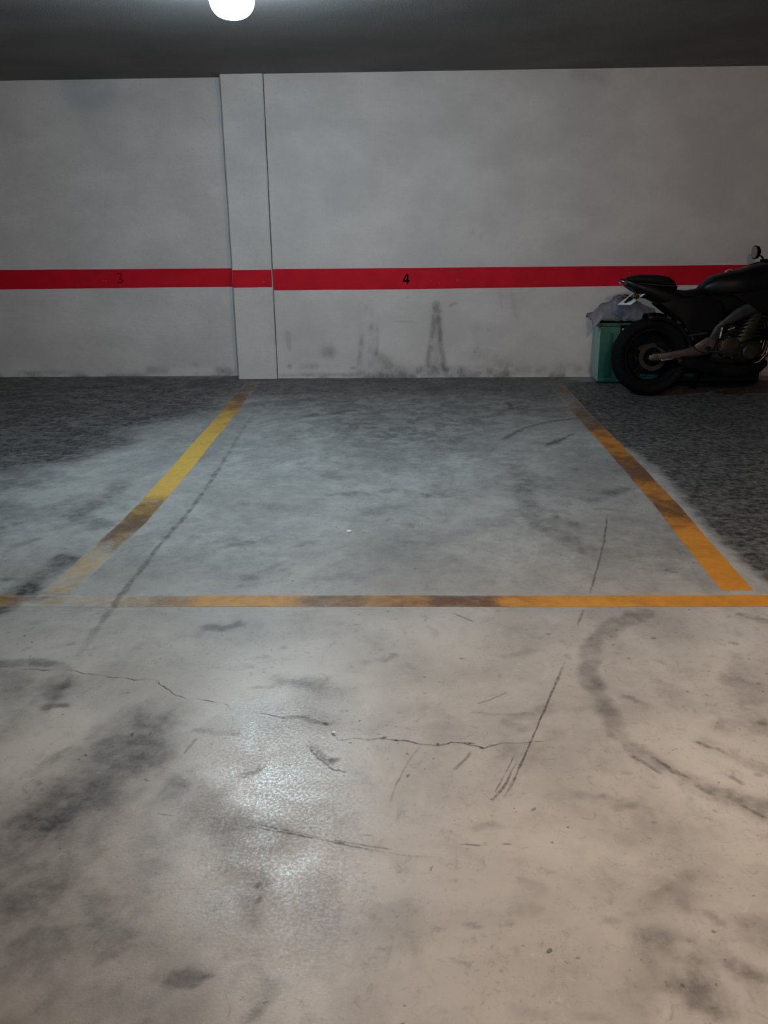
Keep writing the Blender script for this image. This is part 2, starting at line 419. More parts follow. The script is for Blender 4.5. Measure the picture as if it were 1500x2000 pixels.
def emitter(name, col, strength):
    mt, n, b = material(name)
    b.inputs['Base Color'].default_value = (.85, .85, .85, 1)
    b.inputs['Emission Color'].default_value = (*col, 1); b.inputs['Emission Strength'].default_value = strength
    b.inputs['Roughness'].default_value = .4
    return mt


# ------------------------------------------------------------------ mesh helpers
class MB:
    """Collects shapes; build() links them as one mesh object."""

    def __init__(self):
        self.v = []; self.f = []

    def add(self, vs, fs):
        o = len(self.v); self.v += [tuple(q) for q in vs]; self.f += [tuple(o + i for i in q) for q in fs]
        return self

    def box(self, c, s, bev=0, rot=None):
        bm = bmesh.new(); bmesh.ops.create_cube(bm, size=1)
        for q in bm.verts: q.co = Vector((q.co.x * s[0], q.co.y * s[1], q.co.z * s[2]))
        if bev: bmesh.ops.bevel(bm, geom=bm.edges[:], offset=bev, segments=2, profile=.6, affect='EDGES')
        R = rot or Matrix()
        vs = [R @ q.co + Vector(c) for q in bm.verts]; bm.verts.index_update()
        fs = [[q.index for q in f.verts] for f in bm.faces]; bm.free()
        return self.add(vs, fs)

    def prism(self, outline, y0, y1, bev=0):
        """outline in x, z extruded across y."""
        bm = bmesh.new()
        a = [bm.verts.new((x, y0, z)) for x, z in outline]; f = bm.faces.new(a)
        r = bmesh.ops.extrude_face_region(bm, geom=[f])
        bmesh.ops.translate(bm, verts=[q for q in r['geom'] if isinstance(q, bmesh.types.BMVert)], vec=(0, y1 - y0, 0))
        bmesh.ops.recalc_face_normals(bm, faces=bm.faces[:])
        if bev: bmesh.ops.bevel(bm, geom=bm.edges[:], offset=bev, segments=2, profile=.6, affect='EDGES')
        bm.verts.index_update()
        vs = [q.co.copy() for q in bm.verts]; fs = [[q.index for q in f.verts] for f in bm.faces]; bm.free()
        return self.add(vs, fs)

    def tube(self, pts, r, n=10, cap=True):
        pts = [Vector(q) for q in pts]; rs = r if isinstance(r, (list, tuple)) else [r] * len(pts)
        vs = []; fs = []; prev = None
        for i, q in enumerate(pts):
            t = (pts[min(i + 1, len(pts) - 1)] - pts[max(i - 1, 0)]).normalized()
            if prev is None:
                a = Vector((0, 0, 1)) if abs(t.z) < .9 else Vector((1, 0, 0))
                u = t.cross(a).normalized()
            else:
                u = (prev - t * prev.dot(t)).normalized()
            prev = u; vv = t.cross(u)
            for k in range(n):
                an = 2 * math.pi * k / n
                vs.append(q + (u * math.cos(an) + vv * math.sin(an)) * rs[i])
        for i in range(len(pts) - 1):
            for k in range(n):
                fs.append((i * n + k, i * n + (k + 1) % n, (i + 1) * n + (k + 1) % n, (i + 1) * n + k))
        if cap:
            fs.append(tuple(range(n))[::-1]); fs.append(tuple((len(pts) - 1) * n + k for k in range(n)))
        return self.add(vs, fs)

    def lathe(self, prof, c, axis='y', n=48, arc=(0, 2 * math.pi), closed=False):
        """prof: (radius, offset along axis); around axis through c."""
        full = abs(arc[1] - arc[0] - 2 * math.pi) < 1e-6
        cnt = n if full else n + 1
        vs = []
        for k in range(cnt):
            an = arc[0] + (arc[1] - arc[0]) * k / n
            ca, sa = math.cos(an), math.sin(an)
            for r, o in prof:
                vs.append(Vector(c) + (Vector((r * ca, o, r * sa)) if axis == 'y' else Vector((r * ca, r * sa, o)) if axis == 'z' else Vector((o, r * ca, r * sa))))
        m_ = len(prof); fs = []
        for k in range(n):
            a = k * m_; b_ = ((k + 1) % cnt) * m_
            for j in range(m_ if closed else m_ - 1):
                j2 = (j + 1) % m_
                fs.append((a + j, a + j2, b_ + j2, b_ + j))
        return self.add(vs, fs)

    def loft(self, secs, n=20, power=2.6):
        """secs: (centre, u axis half vector, v axis half vector): superellipse rings joined and capped."""
        vs = []; fs = []
        for c, u, v_ in secs:
            c, u, v_ = Vector(c), Vector(u), Vector(v_)
            for k in range(n):
                an = 2 * math.pi * k / n; ca, sa = math.cos(an), math.sin(an)
                vs.append(c + u * math.copysign(abs(ca) ** (2 / power), ca) + v_ * math.copysign(abs(sa) ** (2 / power), sa))
        for i in range(len(secs) - 1):
            for k in range(n):
                fs.append((i * n + k, i * n + (k + 1) % n, (i + 1) * n + (k + 1) % n, (i + 1) * n + k))
        fs.append(tuple(range(n))[::-1]); fs.append(tuple((len(secs) - 1) * n + k for k in range(n)))
        return self.add(vs, fs)

    def ball(self, c, r, n=16):
        rx, ry, rz = r if isinstance(r, (tuple, list)) else (r, r, r)
        o = len(self.v)
        self.lathe([(math.sin(math.pi * j / n) + 1e-4, -math.cos(math.pi * j / n)) for j in range(n + 1)], (0, 0, 0), 'z', n)
        for i in range(o, len(self.v)):
            x, y, z = self.v[i]; self.v[i] = (c[0] + x * rx, c[1] + y * ry, c[2] + z * rz)
        return self

    def build(self, name, mat, parent=None, smooth=35, loc=None, sub=0):
        me = bpy.data.meshes.new(name)
        me.from_pydata(self.v, [], self.f)
        bm = bmesh.new(); bm.from_mesh(me)
        bmesh.ops.remove_doubles(bm, verts=bm.verts[:], dist=1e-6)
        bmesh.ops.recalc_face_normals(bm, faces=bm.faces[:]); bm.to_mesh(me); bm.free()
        if smooth:
            me.shade_smooth(); me.set_sharp_from_angle(angle=math.radians(smooth))
        me.materials.append(mat)
        return link(name, me, parent, loc, sub)


def link(name, me, parent=None, loc=None, sub=0):
    o = bpy.data.objects.new(name, me); COL.objects.link(o)
    if parent: o.parent = parent
    if loc: o.location = loc
    if sub:
        md = o.modifiers.new('smooth', 'SUBSURF'); md.levels = sub; md.render_levels = sub
    return o


def tag(o, label=None, cat=None, group=None, kind=None):
    for k, v in (('label', label), ('category', cat), ('group', group), ('kind', kind)):
        if v: o[k] = v
    return o


def thing(name, label, cat, loc, rot=(0, 0, 0), group=None):
    o = bpy.data.objects.new(name, None); COL.objects.link(o)
    o.location = loc; o.rotation_euler = rot; o.empty_display_size = .1
    return tag(o, label, cat, group)


def grid_mesh(name, us, vs, place, mat, attrs, parent=None, thick_under=None):
    """Regular sheet over us x vs; place(U, V) -> x, y, z arrays; attrs {name: array}."""
    U, V = np.meshgrid(np.asarray(us), np.asarray(vs))
    X, Y, Z = place(U, V)
    nu, nv = len(us), len(vs)
    co = np.stack([X, Y, Z], -1).reshape(-1, 3)
    i = (np.arange(nv - 1)[:, None] * nu + np.arange(nu - 1)[None, :]).ravel()
    quads = np.stack([i, i + 1, i + nu + 1, i + nu], -1)
    me = bpy.data.meshes.new(name)
    me.vertices.add(len(co)); me.vertices.foreach_set('co', co.astype(np.float32).ravel())
    me.loops.add(quads.size); me.loops.foreach_set('vertex_index', quads.astype(np.int32).ravel())
    me.polygons.add(len(quads)); me.polygons.foreach_set('loop_start', (np.arange(len(quads)) * 4).astype(np.int32))
    me.update(calc_edges=True)
    for k, a in attrs.items():
        at = me.attributes.new(k, 'FLOAT', 'POINT'); at.data.foreach_set('value', np.asarray(a, np.float32).ravel())
    me.materials.append(mat)
    return link(name, me, parent)


# ------------------------------------------------------------------ the setting
fx = np.concatenate([[X0, -6, -5.2], np.arange(-4.6, -2.0, .022), np.arange(-2.0, 2.2, .010), np.arange(2.2, 4.6, .022), [5.2, X1]])
fy = np.concatenate([[YB, -3, -1, 0], np.arange(.5, 3.4, .009), np.arange(3.4, 8.5, .020)])
FXX, FYY = np.meshgrid(fx, fy)
floor = grid_mesh('floor', fx, fy, lambda U, V: (U, V, 0 * U), M_FLOOR, {'darkening': darkening(FXX, FYY), 'pale': pale(FXX, FYY)})
tag(floor, 'stained pale grey concrete garage floor with tyre arcs and cracks', kind='structure')


def slab(name, lo, hi, mat, label=None, parent=None):
    c = [(a + b_) / 2 for a, b_ in zip(lo, hi)]; s = [b_ - a for a, b_ in zip(lo, hi)]
    o = MB().box(c, s).build(name, mat, parent, smooth=0)
    if not parent: tag(o, label, kind='structure')
    return o


slab('floor_slab', (X0 - .2, YB - .2, -.25), (X1 + .2, 8.6, -.004), M_JOINT, 'concrete slab under the floor surface')
slab('ceiling', (X0 - .2, YB - .2, CEIL_Z), (X1 + .2, 8.6, CEIL_Z + .2), M_CEIL, 'dark grey painted concrete garage ceiling')
slab('wall_left', (X0 - .2, YB, 0), (X0, 8.6, CEIL_Z), M_WALL, 'white side wall of the garage')
slab('wall_right', (X1, YB, 0), (X1 + .2, 8.6, CEIL_Z), M_WALL, 'white side wall of the garage beyond the motorcycle')
slab('wall_front', (X0 - .2, YB - .2, 0), (X1 + .2, YB, CEIL_Z), M_WALL, 'white wall behind the photographer')

# back wall with scrapes and splashes
WALL_STAINS = []
def WL(pts, r, s, soft=.7, patchy=.4): WALL_STAINS.append(('l', [W(*p) for p in pts], r, s, soft, patchy))
WL([(852, 594), (853, 606)], .030, .52, .8); WL([(850, 606), (845, 650), (838, 690), (834, 722)], .022, .40, .9, .6); WL([(856, 606), (858, 640), (863, 680), (868, 722)], .020, .52, .9, .5)
WL([(852, 610), (850, 720)], .055, .22, .9, .7); WL([(862, 715), (872, 722)], .03, .45); WL([(820, 722), (900, 722)], .035, .32, .9, .6); WL([(878, 597), (890, 593)], .011, .40, .7, .2)
WL([(726, 605), (724, 640)], .014, .20, .9, .6); WL([(738, 620), (736, 690)], .016, .26, .9, .7); WL([(707, 655), (703, 712)], .022, .38, .9, .4); WL([(724, 640), (724, 715)], .030, .18, .9, .7)
WL([(636, 688), (646, 688)], .045, .42, 1, .3); WL([(563, 652), (566, 680)], .022, .26, 1, .4); WL([(687, 719), (694, 719)], .015, .6); WL([(735, 690), (760, 712)], .04, .34, .9, .7); WL([(715, 600), (715, 603)], .014, .3)
WL([(565, 715), (566, 716)], .02, .5); WL([(590, 716), (618, 717)], .022, .32, .9, .6); WL([(700, 728), (1000, 728)], .045, .42, 1, .7); WL([(1000, 722), (1160, 720)], .05, .28, 1, .7); WL([(930, 690), (990, 712)], .05, .26, 1, .7); WL([(540, 732), (700, 732)], .014, .5, 1, .6)
WL([(922, 456), (940, 459)], .010, .42, .6, .2); WL([(975, 570), (980, 600)], .012, .22, .9); WL([(952, 646)], .010, .35); WL([(795, 580)], .011, .35); WL([(770, 628), (815, 630)], .005, .22); WL([(1000, 575), (1010, 620)], .02, .14, 1); WL([(930, 640), (928, 700)], .03, .10, 1)
WL([(1130, 143), (1180, 150)], .05, .2, 1); WL([(1160, 690), (1155, 735)], .03, .22, 1); WL([(600, 600), (600, 640)], .06, .06, 1)
WALL_PALE = [('l', [W(*p) for p in ((550, 728), (640, 724), (720, 720))], .035, .5, 1, .4), ('l', [W(*p) for p in ((880, 705), (960, 700))], .05, .25, 1, .4)]


def wall_sheet(name, xs, zs, y, stains, pale_, seed):
    U, V = np.meshgrid(xs, zs)
    gr = patch_field(U, V, stains, .014, seed)
    foot = (1 - sstep(.0, .07, V + .03 * (fbm(U * 7, V * 7, seed + 5) - .5))) * sstep(.42, .66, fbm(U * 6, V * 9, seed + 9)) * .55
    gr = 1 - (1 - gr) * (1 - foot)
    return grid_mesh(name, xs, zs, lambda A_, B_: (A_, 0 * A_ + y, B_), M_WALL, {'darkening': gr, 'pale': patch_field(U, V, pale_, .02, seed + 3)})


zs = np.concatenate([np.arange(0, 1.0, .0125), np.arange(1.0, CEIL_Z, .04), [CEIL_Z]])
back = wall_sheet('wall_back', np.concatenate([np.arange(PIL_X1 + .007, 3.2, .0125), np.arange(3.2, X1, .1), [X1]]), zs, WALL_Y, WALL_STAINS, WALL_PALE, 41)
tag(back, 'white back wall right of the pillar with splashes above the floor', kind='structure')
LS = [('l', [W(*p, LEFT_Y) for p in ((290, 722), (325, 722))], .03, .35, 1, .5), ('l', [W(*p, LEFT_Y) for p in ((425, 724), (445, 724))], .03, .5, 1, .3), ('l', [W(*p, LEFT_Y) for p in ((380, 712), (384, 714))], .02, .3, 1, .3), ('l', [W(*p, LEFT_Y) for p in ((150, 728), (40, 728))], .02, .3, 1, .6)]
LP = [('l', [W(*p, LEFT_Y) for p in ((340, 726), (415, 726))], .03, .6, 1, .4), ('l', [W(*p, LEFT_Y) for p in ((200, 728), (280, 728))], .02, .35, 1, .5)]
left = wall_sheet('wall_back', np.concatenate([[X0], np.arange(-5, PIL_X0 + .1, .02)]), zs, LEFT_Y, LS, LP, 61)
tag(left, 'white back wall left of the pillar, set further back', kind='structure')
# pillar: a chamfered shaft standing proud of both walls, joint filler beside it
pl_ = MB()
c_ = .010
ring = [(PIL_X0, 8.45), (PIL_X0, PILLAR_Y + c_), (PIL_X0 + c_, PILLAR_Y), (PIL_X1 - c_, PILLAR_Y), (PIL_X1, PILLAR_Y + c_), (PIL_X1, 8.45)]
lev = [0] + list(np.arange(.05, CEIL_Z, .1)) + [CEIL_Z]
jit = np.array([[random.uniform(-.002, .002) for _ in ring] for _ in lev])
vs = [(x + jit[j][i], y, z) for j, z in enumerate(lev) for i, (x, y) in enumerate(ring)]
fs = [(j * 6 + i, j * 6 + i + 1, (j + 1) * 6 + i + 1, (j + 1) * 6 + i) for j in range(len(lev) - 1) for i in range(5)]
pillar = pl_.add(vs, fs).build('pillar', M_WALL, smooth=0)
tag(pillar, 'white square pillar built into the back wall, crossed by the red stripe', kind='structure')
slab('trim_1', (PIL_X1 - .004, WALL_Y + .022, 0), (PIL_X1 + .05, WALL_Y + .06, CEIL_Z), M_JOINT, 'dark recessed joint between pillar and right wall')
slab('wall_back', (X0 - .2, 8.45, 0), (X1 + .2, 8.65, CEIL_Z), M_JOINT, 'masonry behind the plastered back wall')


# red stripe: paint films with a slightly wandering edge, on each plane of the wall
def stripe(parent, xs, y, top, bot, name='red_stripe'):
    xs = np.asarray(xs); vs = []; fs = []
    for i, x in enumerate(xs):
        t = top(x) + .003 * (fbm(np.array([x * 3.]), np.array([2.]), 77)[0] - .5); q = bot(x) + .006 * (fbm(np.array([x * 3.]), np.array([9.]), 78)[0] - .5)
        vs += [(x, y, q), (x, y, t), (x, y - .0015, q), (x, y - .0015, t)]
    for i in range(len(xs) - 1):
        a = 4 * i; b_ = a + 4
        fs += [(a + 2, b_ + 2, b_ + 3, a + 3), (a + 3, b_ + 3, b_ + 1, a + 1), (a, b_, b_ + 2, a + 2)]
    return MB().add(vs, fs).build(name, M_RED, parent, smooth=0)


stripe(back, np.arange(PIL_X1 + .007, X1, .08), WALL_Y, lambda x: .982, lambda x: .800 + .006 * max(0, x) - .002)
stripe(pillar, np.linspace(PIL_X0 + .004, PIL_X1 - .004, 8), PILLAR_Y, lambda x: .978, lambda x: .826)
stripe(left, np.arange(X0, PIL_X0 + .05, .08), LEFT_Y, lambda x: .985 + .004 * (x + 1.6) * -.5, lambda x: .823 - .004 * (x + 1.6) * -1)


def strokes(name, parent, at_, size, y, polys):
    """Stencilled numeral as a thin paint film (polys in unit square)."""
    mb = MB()
    for pl in polys:
        mb.prism([(at_[0] + (u - .5) * size[0], at_[1] + (v_ - .5) * size[1]) for u, v_ in pl], y - .0022, y - .0016)
    return mb.build(name, M_BLACKPAINT, parent, smooth=0)


c4 = W(793.5, 545); c3 = W(234, 543, LEFT_Y)
strokes('painted_number', back, c4, (.064, .086), WALL_Y, [[(.55, 0), (.80, 0), (.80, 1), (.55, 1)], [(.03, .22), (1, .22), (1, .42), (.03, .42)], [(.03, .42), (.27, .42), (.60, 1), (.55, 1), (.40, .88)]])
arc = lambda cx, cz, ro, ri, a0, a1: [(cx + math.cos(math.radians(a0 + (a1 - a0) * k / 10)) * ro[0], cz + math.sin(math.radians(a0 + (a1 - a0) * k / 10)) * ro[1]) for k in range(11)] + [(cx + math.cos(math.radians(a1 + (a0 - a1) * k / 10)) * ri[0], cz + math.sin(math.radians(a1 + (a0 - a1) * k / 10)) * ri[1]) for k in range(11)]
n3 = strokes('painted_number', left, c3, (.072, .095), LEFT_Y, [arc(.45, .75, (.45, .25), (.22, .10), 160, -90), arc(.45, .25, (.50, .27), (.24, .10), 90, -160)])
n3.data.materials.clear(); n3.data.materials.append(plain('faded_stencil_paint', (.30, .004, .010), .7, spec=.1))


# yellow bay lines
def resample(pts, step):
    out = []; 
    for (a, b_) in zip(pts[:-1], pts[1:]):
        k = max(1, int(math.hypot(b_[0] - a[0], b_[1] - a[1]) / step))
        out += [(a[0] + (b_[0] - a[0]) * i / k, a[1] + (b_[1] - a[1]) * i / k) for i in range(k)]
    return np.array(out + [pts[-1]])


def bay_line(name, px, width, keys, z, label, seed):
    """px: centre line as seen; keys: (position 0..1, wear, dirt, orange)."""
    c = resample([P(*q) for q in px], .016)
    t = np.gradient(c, axis=0); t /= np.linalg.norm(t, axis=1)[:, None]
    nrm = np.stack([-t[:, 1], t[:, 0]], -1)
    m_ = 9
    offs = np.linspace(-.5, .5, m_)
    wob = (fbm(np.arange(len(c)) * .06, np.zeros(len(c)), seed) - .5) * .012
    X = c[:, 0][None, :] + nrm[:, 0][None, :] * (offs[:, None] * width + wob[None, :])
    Y = c[:, 1][None, :] + nrm[:, 1][None, :] * (offs[:, None] * width + wob[None, :])
    s = np.concatenate([[0], np.cumsum(np.linalg.norm(np.diff(c, axis=0), axis=1))]); s /= s[-1]
    at_ = {}
    for k, nm in ((1, 'wear'), (2, 'dirt'), (3, 'orange')):
        val = np.interp(s, [q[0] for q in keys], [q[k] for q in keys])
        at_[nm] = np.repeat(val[None, :], m_, 0)
    at_['wear'] = at_['wear'] + .16 * np.where(np.abs(offs) > .45, 1, 0)[:, None] + .5 * (fbm(X * 5, Y * 5, seed + 3) - .5)
    at_['dirt'] = np.clip(at_['dirt'] + .5 * (fbm(X * 6, Y * 6, seed + 6) - .5), 0, 1)
    at_['darkening'] = darkening(X, Y) * .55; at_['pale'] = pale(X, Y)
    o = grid_mesh(name, np.arange(len(c)), np.arange(m_), lambda U, V: (X, Y, 0 * X + z), M_LINE, at_, floor)
    o['label'] = label
    return o


def key_at(px, line):
    """share of the line's length at a point seen at px."""
    c = np.array([P(*q) for q in line]); d = np.concatenate([[0], np.cumsum(np.linalg.norm(np.diff(c, axis=0), axis=1))])
    q = np.array(P(*px)); best = (9e9, 0)
    for i in range(len(c) - 1):
        v_ = c[i + 1] - c[i]; tt = np.clip(np.dot(q - c[i], v_) / np.dot(v_, v_), 0, 1)
        e = np.linalg.norm(c[i] + tt * v_ - q)
        if e < best[0]: best = (e, (d[i] + tt * np.linalg.norm(v_)) / d[-1])
    return best[1]


LL = [(494, 746), (451, 800), (367, 900), (264, 1016), (175, 1100), (110, 1160)]
bay_line('painted_line', LL, .128, [(key_at(q, LL), *v_) for q, v_ in (((494, 746), (.55, .75, .6)), ((465, 782), (.30, .6, .4)), ((445, 808), (.20, .25, .1)), ((400, 860), (.10, .08, 0)), ((310, 965), (.08, .05, 0)), ((290, 985), (.30, .45, 0)), ((250, 1030), (.38, .7, 0)), ((215, 1062), (.52, .6, 0)), ((175, 1100), (.50, .2, 0)), ((110, 1160), (.66, .35, 0)))], .0004, 'yellow bay line left of the numbered bay, worn grey at its near end', 5)
RL = [(1088, 752), (1136, 808), (1178, 850), (1247, 925), (1308, 995), (1366, 1067), (1440, 1153)]
bay_line('painted_line', RL, .125, [(key_at(q, RL), *v_) for q, v_ in (((1088, 752), (.5, .95, 1)), ((1150, 820), (.45, .9, 1)), ((1172, 845), (.2, .45, 1)), ((1205, 880), (.15, .35, 1)), ((1240, 918), (.2, .75, 1)), ((1275, 955), (.12, .42, .9)), ((1305, 995), (.15, .62, .9)), ((1330, 1025), (.08, .30, .9)), ((1366, 1067), (.08, .15, .8)), ((1440, 1153), (.05, .05, .85)))], .0004, 'orange-yellow bay line beside the dark bay of the motorcycle', 8)
FL = [(-330, 1172), (20, 1174), (700, 1174), (1100, 1174), (1500, 1174), (1900, 1176)]
bay_line('painted_line', FL, .105, [(key_at(q, FL), *v_) for q, v_ in (((-330, 1172), (.3, .3, 0)), ((10, 1174), (.25, .35, 0)), ((50, 1174), (.66, .6, 0)), ((130, 1174), (.70, .3, 0)), ((230, 1174), (.66, .4, 0)), ((300, 1174), (.46, .6, .2)), ((360, 1174), (.40, .5, .3)), ((400, 1174), (.22, .18, .4)), ((560, 1174), (.26, .22, .45)), ((610, 1174), (.34, .6, .4)), ((680, 1174), (.30, .65, .3)), ((730, 1174), (.25, .38, .3)), ((820, 1174), (.25, .4, .3)), ((850, 1174), (.30, .7, .5)), ((950, 1174), (.28, .72, .6)), ((985, 1174), (.15, .3, .7)), ((1150, 1174), (.12, .15, .6)), ((1300, 1174), (.10, .15, .7)), ((1500, 1174), (.08, .2, .8)), ((1900, 1176), (.2, .3, .6)))], .0007, 'yellow line across the front of the bay, brown and worn in stretches', 12)


# cracks, scuffs and the saw-cut joint: narrow films lying on the floor
def floor_mark(name, px, width, strength, z=.0012, wander=.3, gaps=0.0, seed=0, label=None, mid=None):
    c = resample([P(*q) for q in px], .012)
    if len(c) < 3: c = resample([P(*q) for q in px], .004)
    t = np.gradient(c, axis=0); t /= np.linalg.norm(t, axis=1)[:, None] + 1e-9
    nrm = np.stack([-t[:, 1], t[:, 0]], -1)
    k = np.arange(len(c))
    c = c + nrm * ((fbm(k * .35, k * 0., seed, 3) - .5) * wander * .06)[:, None]
    s = k / (len(c) - 1)
    wd = width * (.45 + 1.1 * fbm(k * .3, k * 0. + 4, seed + 1, 3))
    offs = np.array([-1.6, -.55, .55, 1.6]); prof = np.array([0, 1, 1, 0])
    X = c[:, 0][None] + nrm[:, 0][None] * offs[:, None] * wd[None] * .5
    Y = c[:, 1][None] + nrm[:, 1][None] * offs[:, None] * wd[None] * .5
    st = np.interp(s, *mid) if mid else np.ones(len(c))
    st = st * strength * np.minimum(1, np.minimum(s, 1 - s) * 9 + .15)
    st = st * (1 - gaps * sstep(.45, .6, fbm(k * .22, k * 0. + 8, seed + 2, 3)))
    o = grid_mesh(name, k, np.arange(4), lambda U, V: (X, Y, 0 * X + z), M_MARK, {'mark': prof[:, None] * st[None]}, floor)
    if label: o['label'] = label
    return o


floor_mark('floor_crack', [(-40, 1304), (60, 1305), (120, 1308), (180, 1318), (230, 1322), (300, 1331), (345, 1360), (390, 1368), (440, 1372), (470, 1390), (510, 1393), (550, 1400), (600, 1404), (640, 1416)], .0042, .80, seed=1, wander=.6, gaps=.85, label='crack across the driving lane')
floor_mark('floor_crack', [(652, 1434), (662, 1446), (690, 1444), (750, 1443), (800, 1450), (850, 1457), (880, 1449), (905, 1450), (945, 1462), (985, 1452), (1030, 1451), (1090, 1443)], .0045, .9, seed=2, wander=.4, gaps=.5, mid=([0, .35, .75, .85, 1], [.8, 1, 1, .6, .15]))
for k, (a, b_, wd) in enumerate((((742, 1443), (758, 1441), .009), ((770, 1444), (778, 1447), .006), ((906, 1450), (928, 1454), .008), ((936, 1460), (947, 1462), .007), ((852, 1456), (858, 1452), .007), ((632, 1410), (640, 1417), .009))):
    floor_mark('crack_chip', [a, ((a[0] + b_[0]) / 2, (a[1] + b_[1]) / 2), b_], wd, 1.0, z=.0014, seed=30 + k, wander=.1)
floor_mark('floor_crack', [(606, 1458), (610, 1465), (625, 1480), (640, 1494), (652, 1503), (680, 1508)], .006, .6, seed=3, wander=.4, gaps=.3)
floor_mark('scuff_mark', [(1186, 1005), (1180, 1057), (1165, 1115), (1152, 1160)], .008, .62, seed=4, wander=.1, gaps=.2)
floor_mark('scuff_mark', [(1140, 1190), (1128, 1222)], .008, .45, seed=5, wander=.1)
floor_mark('scuff_mark', [(1104, 1292), (1090, 1322), (1070, 1372), (1048, 1424), (1028, 1470), (1005, 1522), (984, 1562)], .0056, .72, seed=6, wander=.08, mid=([0, .15, .5, .85, 1], [.4, .8, 1, 1, .4]), label='long straight dark scuff in the driving lane')
floor_mark('scuff_mark', [(1103, 1300), (1080, 1352), (1050, 1412)], .004, .35, seed=7, wander=.05)
floor_mark('scuff_mark', [(1008, 1490), (990, 1528), (972, 1552), (960, 1566)], .0055, .62, z=.0014, seed=8, wander=.08, gaps=.5)
floor_mark('scuff_mark', [(1004, 1475), (985, 1515), (965, 1550)], .0045, .5, seed=9, wander=.08, gaps=.5)
floor_mark('scuff_mark', [(505, 795), (470, 845), (440, 895), (402, 955), (360, 1010), (310, 1068), (270, 1120), (235, 1165), (200, 1212), (172, 1255), (148, 1290)], .022, .62, z=.0010, seed=10, wander=.25, gaps=.55, mid=([0, .3, .5, .62, .8, 1], [.2, .5, .9, .9, .75, .7]), label='dark saw-cut joint running along the left bay line')
floor_mark('scuff_mark', [(140, 1315), (115, 1355), (85, 1395)], .03, .35, z=.0010, seed=11, gaps=.4)
floor_mark('scuff_mark', [(478, 1612), (520, 1620), (580, 1630), (650, 1645), (720, 1660), (800, 1672), (860, 1676)], .0042, .75, seed=12, wander=.08, gaps=.45, mid=([0, .4, .6, 1], [1, 1, .6, .3]))
floor_mark('scuff_mark', [(500, 1610), (560, 1622), (630, 1637)], .003, .7, z=.0014, seed=13, wander=.08, gaps=.5)
floor_mark('scuff_mark', [(660, 1643), (700, 1650), (765, 1660)], .003, .5, z=.0014, seed=14, wander=.08)
floor_mark('scuff_mark', [(650, 1643), (662, 1646), (674, 1648)], .012, .75, z=.0016, seed=15, wander=.1)
floor_mark('scuff_mark', [(305, 1589), (325, 1592), (345, 1595)], .003, .7, seed=16, wander=.05)
floor_mark('scuff_mark', [(930, 1375), (960, 1366), (992, 1352)], .004, .62, seed=17, wander=.1, gaps=.3)
floor_mark('scuff_mark', [(898, 1649), (920, 1650), (942, 1652)], .004, .7, seed=18, wander=.05)
floor_mark('scuff_mark', [(980, 1648), (1000, 1650)], .005, .45, seed=19, wander=.05)
floor_mark('scuff_mark', [(708, 1631), (730, 1633)], .004, .5, seed=20, wander=.05)
floor_mark('scuff_mark', [(885, 1198), (905, 1206), (926, 1215)], .007, .5, seed=21, wander=.1)
floor_mark('scuff_mark', [(822, 1455), (808, 1474), (790, 1502), (775, 1530), (762, 1568)], .005, .38, seed=22, wander=.1, gaps=.4)
floor_mark('scuff_mark', [(922, 1468), (905, 1486), (886, 1506)], .007, .42, seed=23, wander=.2, gaps=.3)
floor_mark('scuff_mark', [(386, 1438), (372, 1455), (358, 1474)], .008, .40, seed=24, wander=.15, gaps=.3)
floor_mark('scuff_mark', [(840, 1702), (845, 1692)], .004, .6, seed=25, wander=.05)
# the fringed edge of the big tyre arc
for k, pts in enumerate(([(1232, 1474), (1262, 1492), (1295, 1514)], [(1290, 1486), (1305, 1500), (1318, 1514)], [(1355, 1530), (1378, 1545), (1398, 1556)], [(1352, 1446), (1372, 1454), (1392, 1464)], [(1395, 1460), (1410, 1468), (1422, 1476)], [(1420, 1512), (1440, 1524), (1455, 1535)], [(1310, 1505), (1330, 1518)], [(1440, 1570), (1470, 1585), (1500, 1600)], [(1472, 1510), (1490, 1518)], [(1270, 1478), (1330, 1512), (1350, 1524)])):
    floor_mark('tyre_mark', pts, .012, .40, seed=40 + k, wander=.12)
floor_mark('tyre_mark', [(978, 862), (1000, 848), (1025, 836), (1060, 826), (1100, 820), (1132, 817)], .03, .6, z=.0010, seed=60, wander=.2, gaps=.35, label='dark curved tyre streak at the back of the bay')
floor_mark('tyre_mark', [(1062, 872), (1085, 864), (1110, 852), (1125, 846)], .022, .55, z=.0010, seed=61, wander=.2, gaps=.2)
floor_mark('tyre_mark', [(585, 815), (640, 810), (690, 802)], .03, .40, z=.0010, seed=62, wander=.2, gaps=.3)
floor_mark('tyre_mark', [(990, 785), (1002, 800)], .03, .5, z=.0010, seed=63, wander=.2)


# ------------------------------------------------------------------ lamps
def ceiling_lamp(loc, spec, label, group='round lamps on the garage ceiling'):
    t = thing('ceiling_lamp', label, 'lamp', loc, group=group)
    MB().lathe([(.001, 0), (.085, 0), (.088, -.004), (.088, -.052), (.120, -.060), (.122, -.066), (.122, -.090), (.116, -.094), (.001, -.094)], (0, 0, 0), 'z', 40).build('lamp_housing', M_HOUSING, t)
    prof = []
    for k in range(11):
        a = k / 10 * math.pi / 2
        prof.append((.114 * math.cos(a) ** (2 / 2.5) + 1e-4, -.094 - .106 * math.sin(a) ** (2 / 2.5)))
    MB().lathe(prof, (0, 0, 0), 'z', 32).build('lamp_diffuser', emitter('lit_diffuser', *spec), t, smooth=60)
    for k in range(3):
        a = k * 2.094 + .4
        MB().lathe([(.001, .006), (.006, .006), (.007, 0), (.001, 0)], (.118 * math.cos(a), .118 * math.sin(a), -.072), 'z', 10).build('screw', M_CHROME, t)
    return t


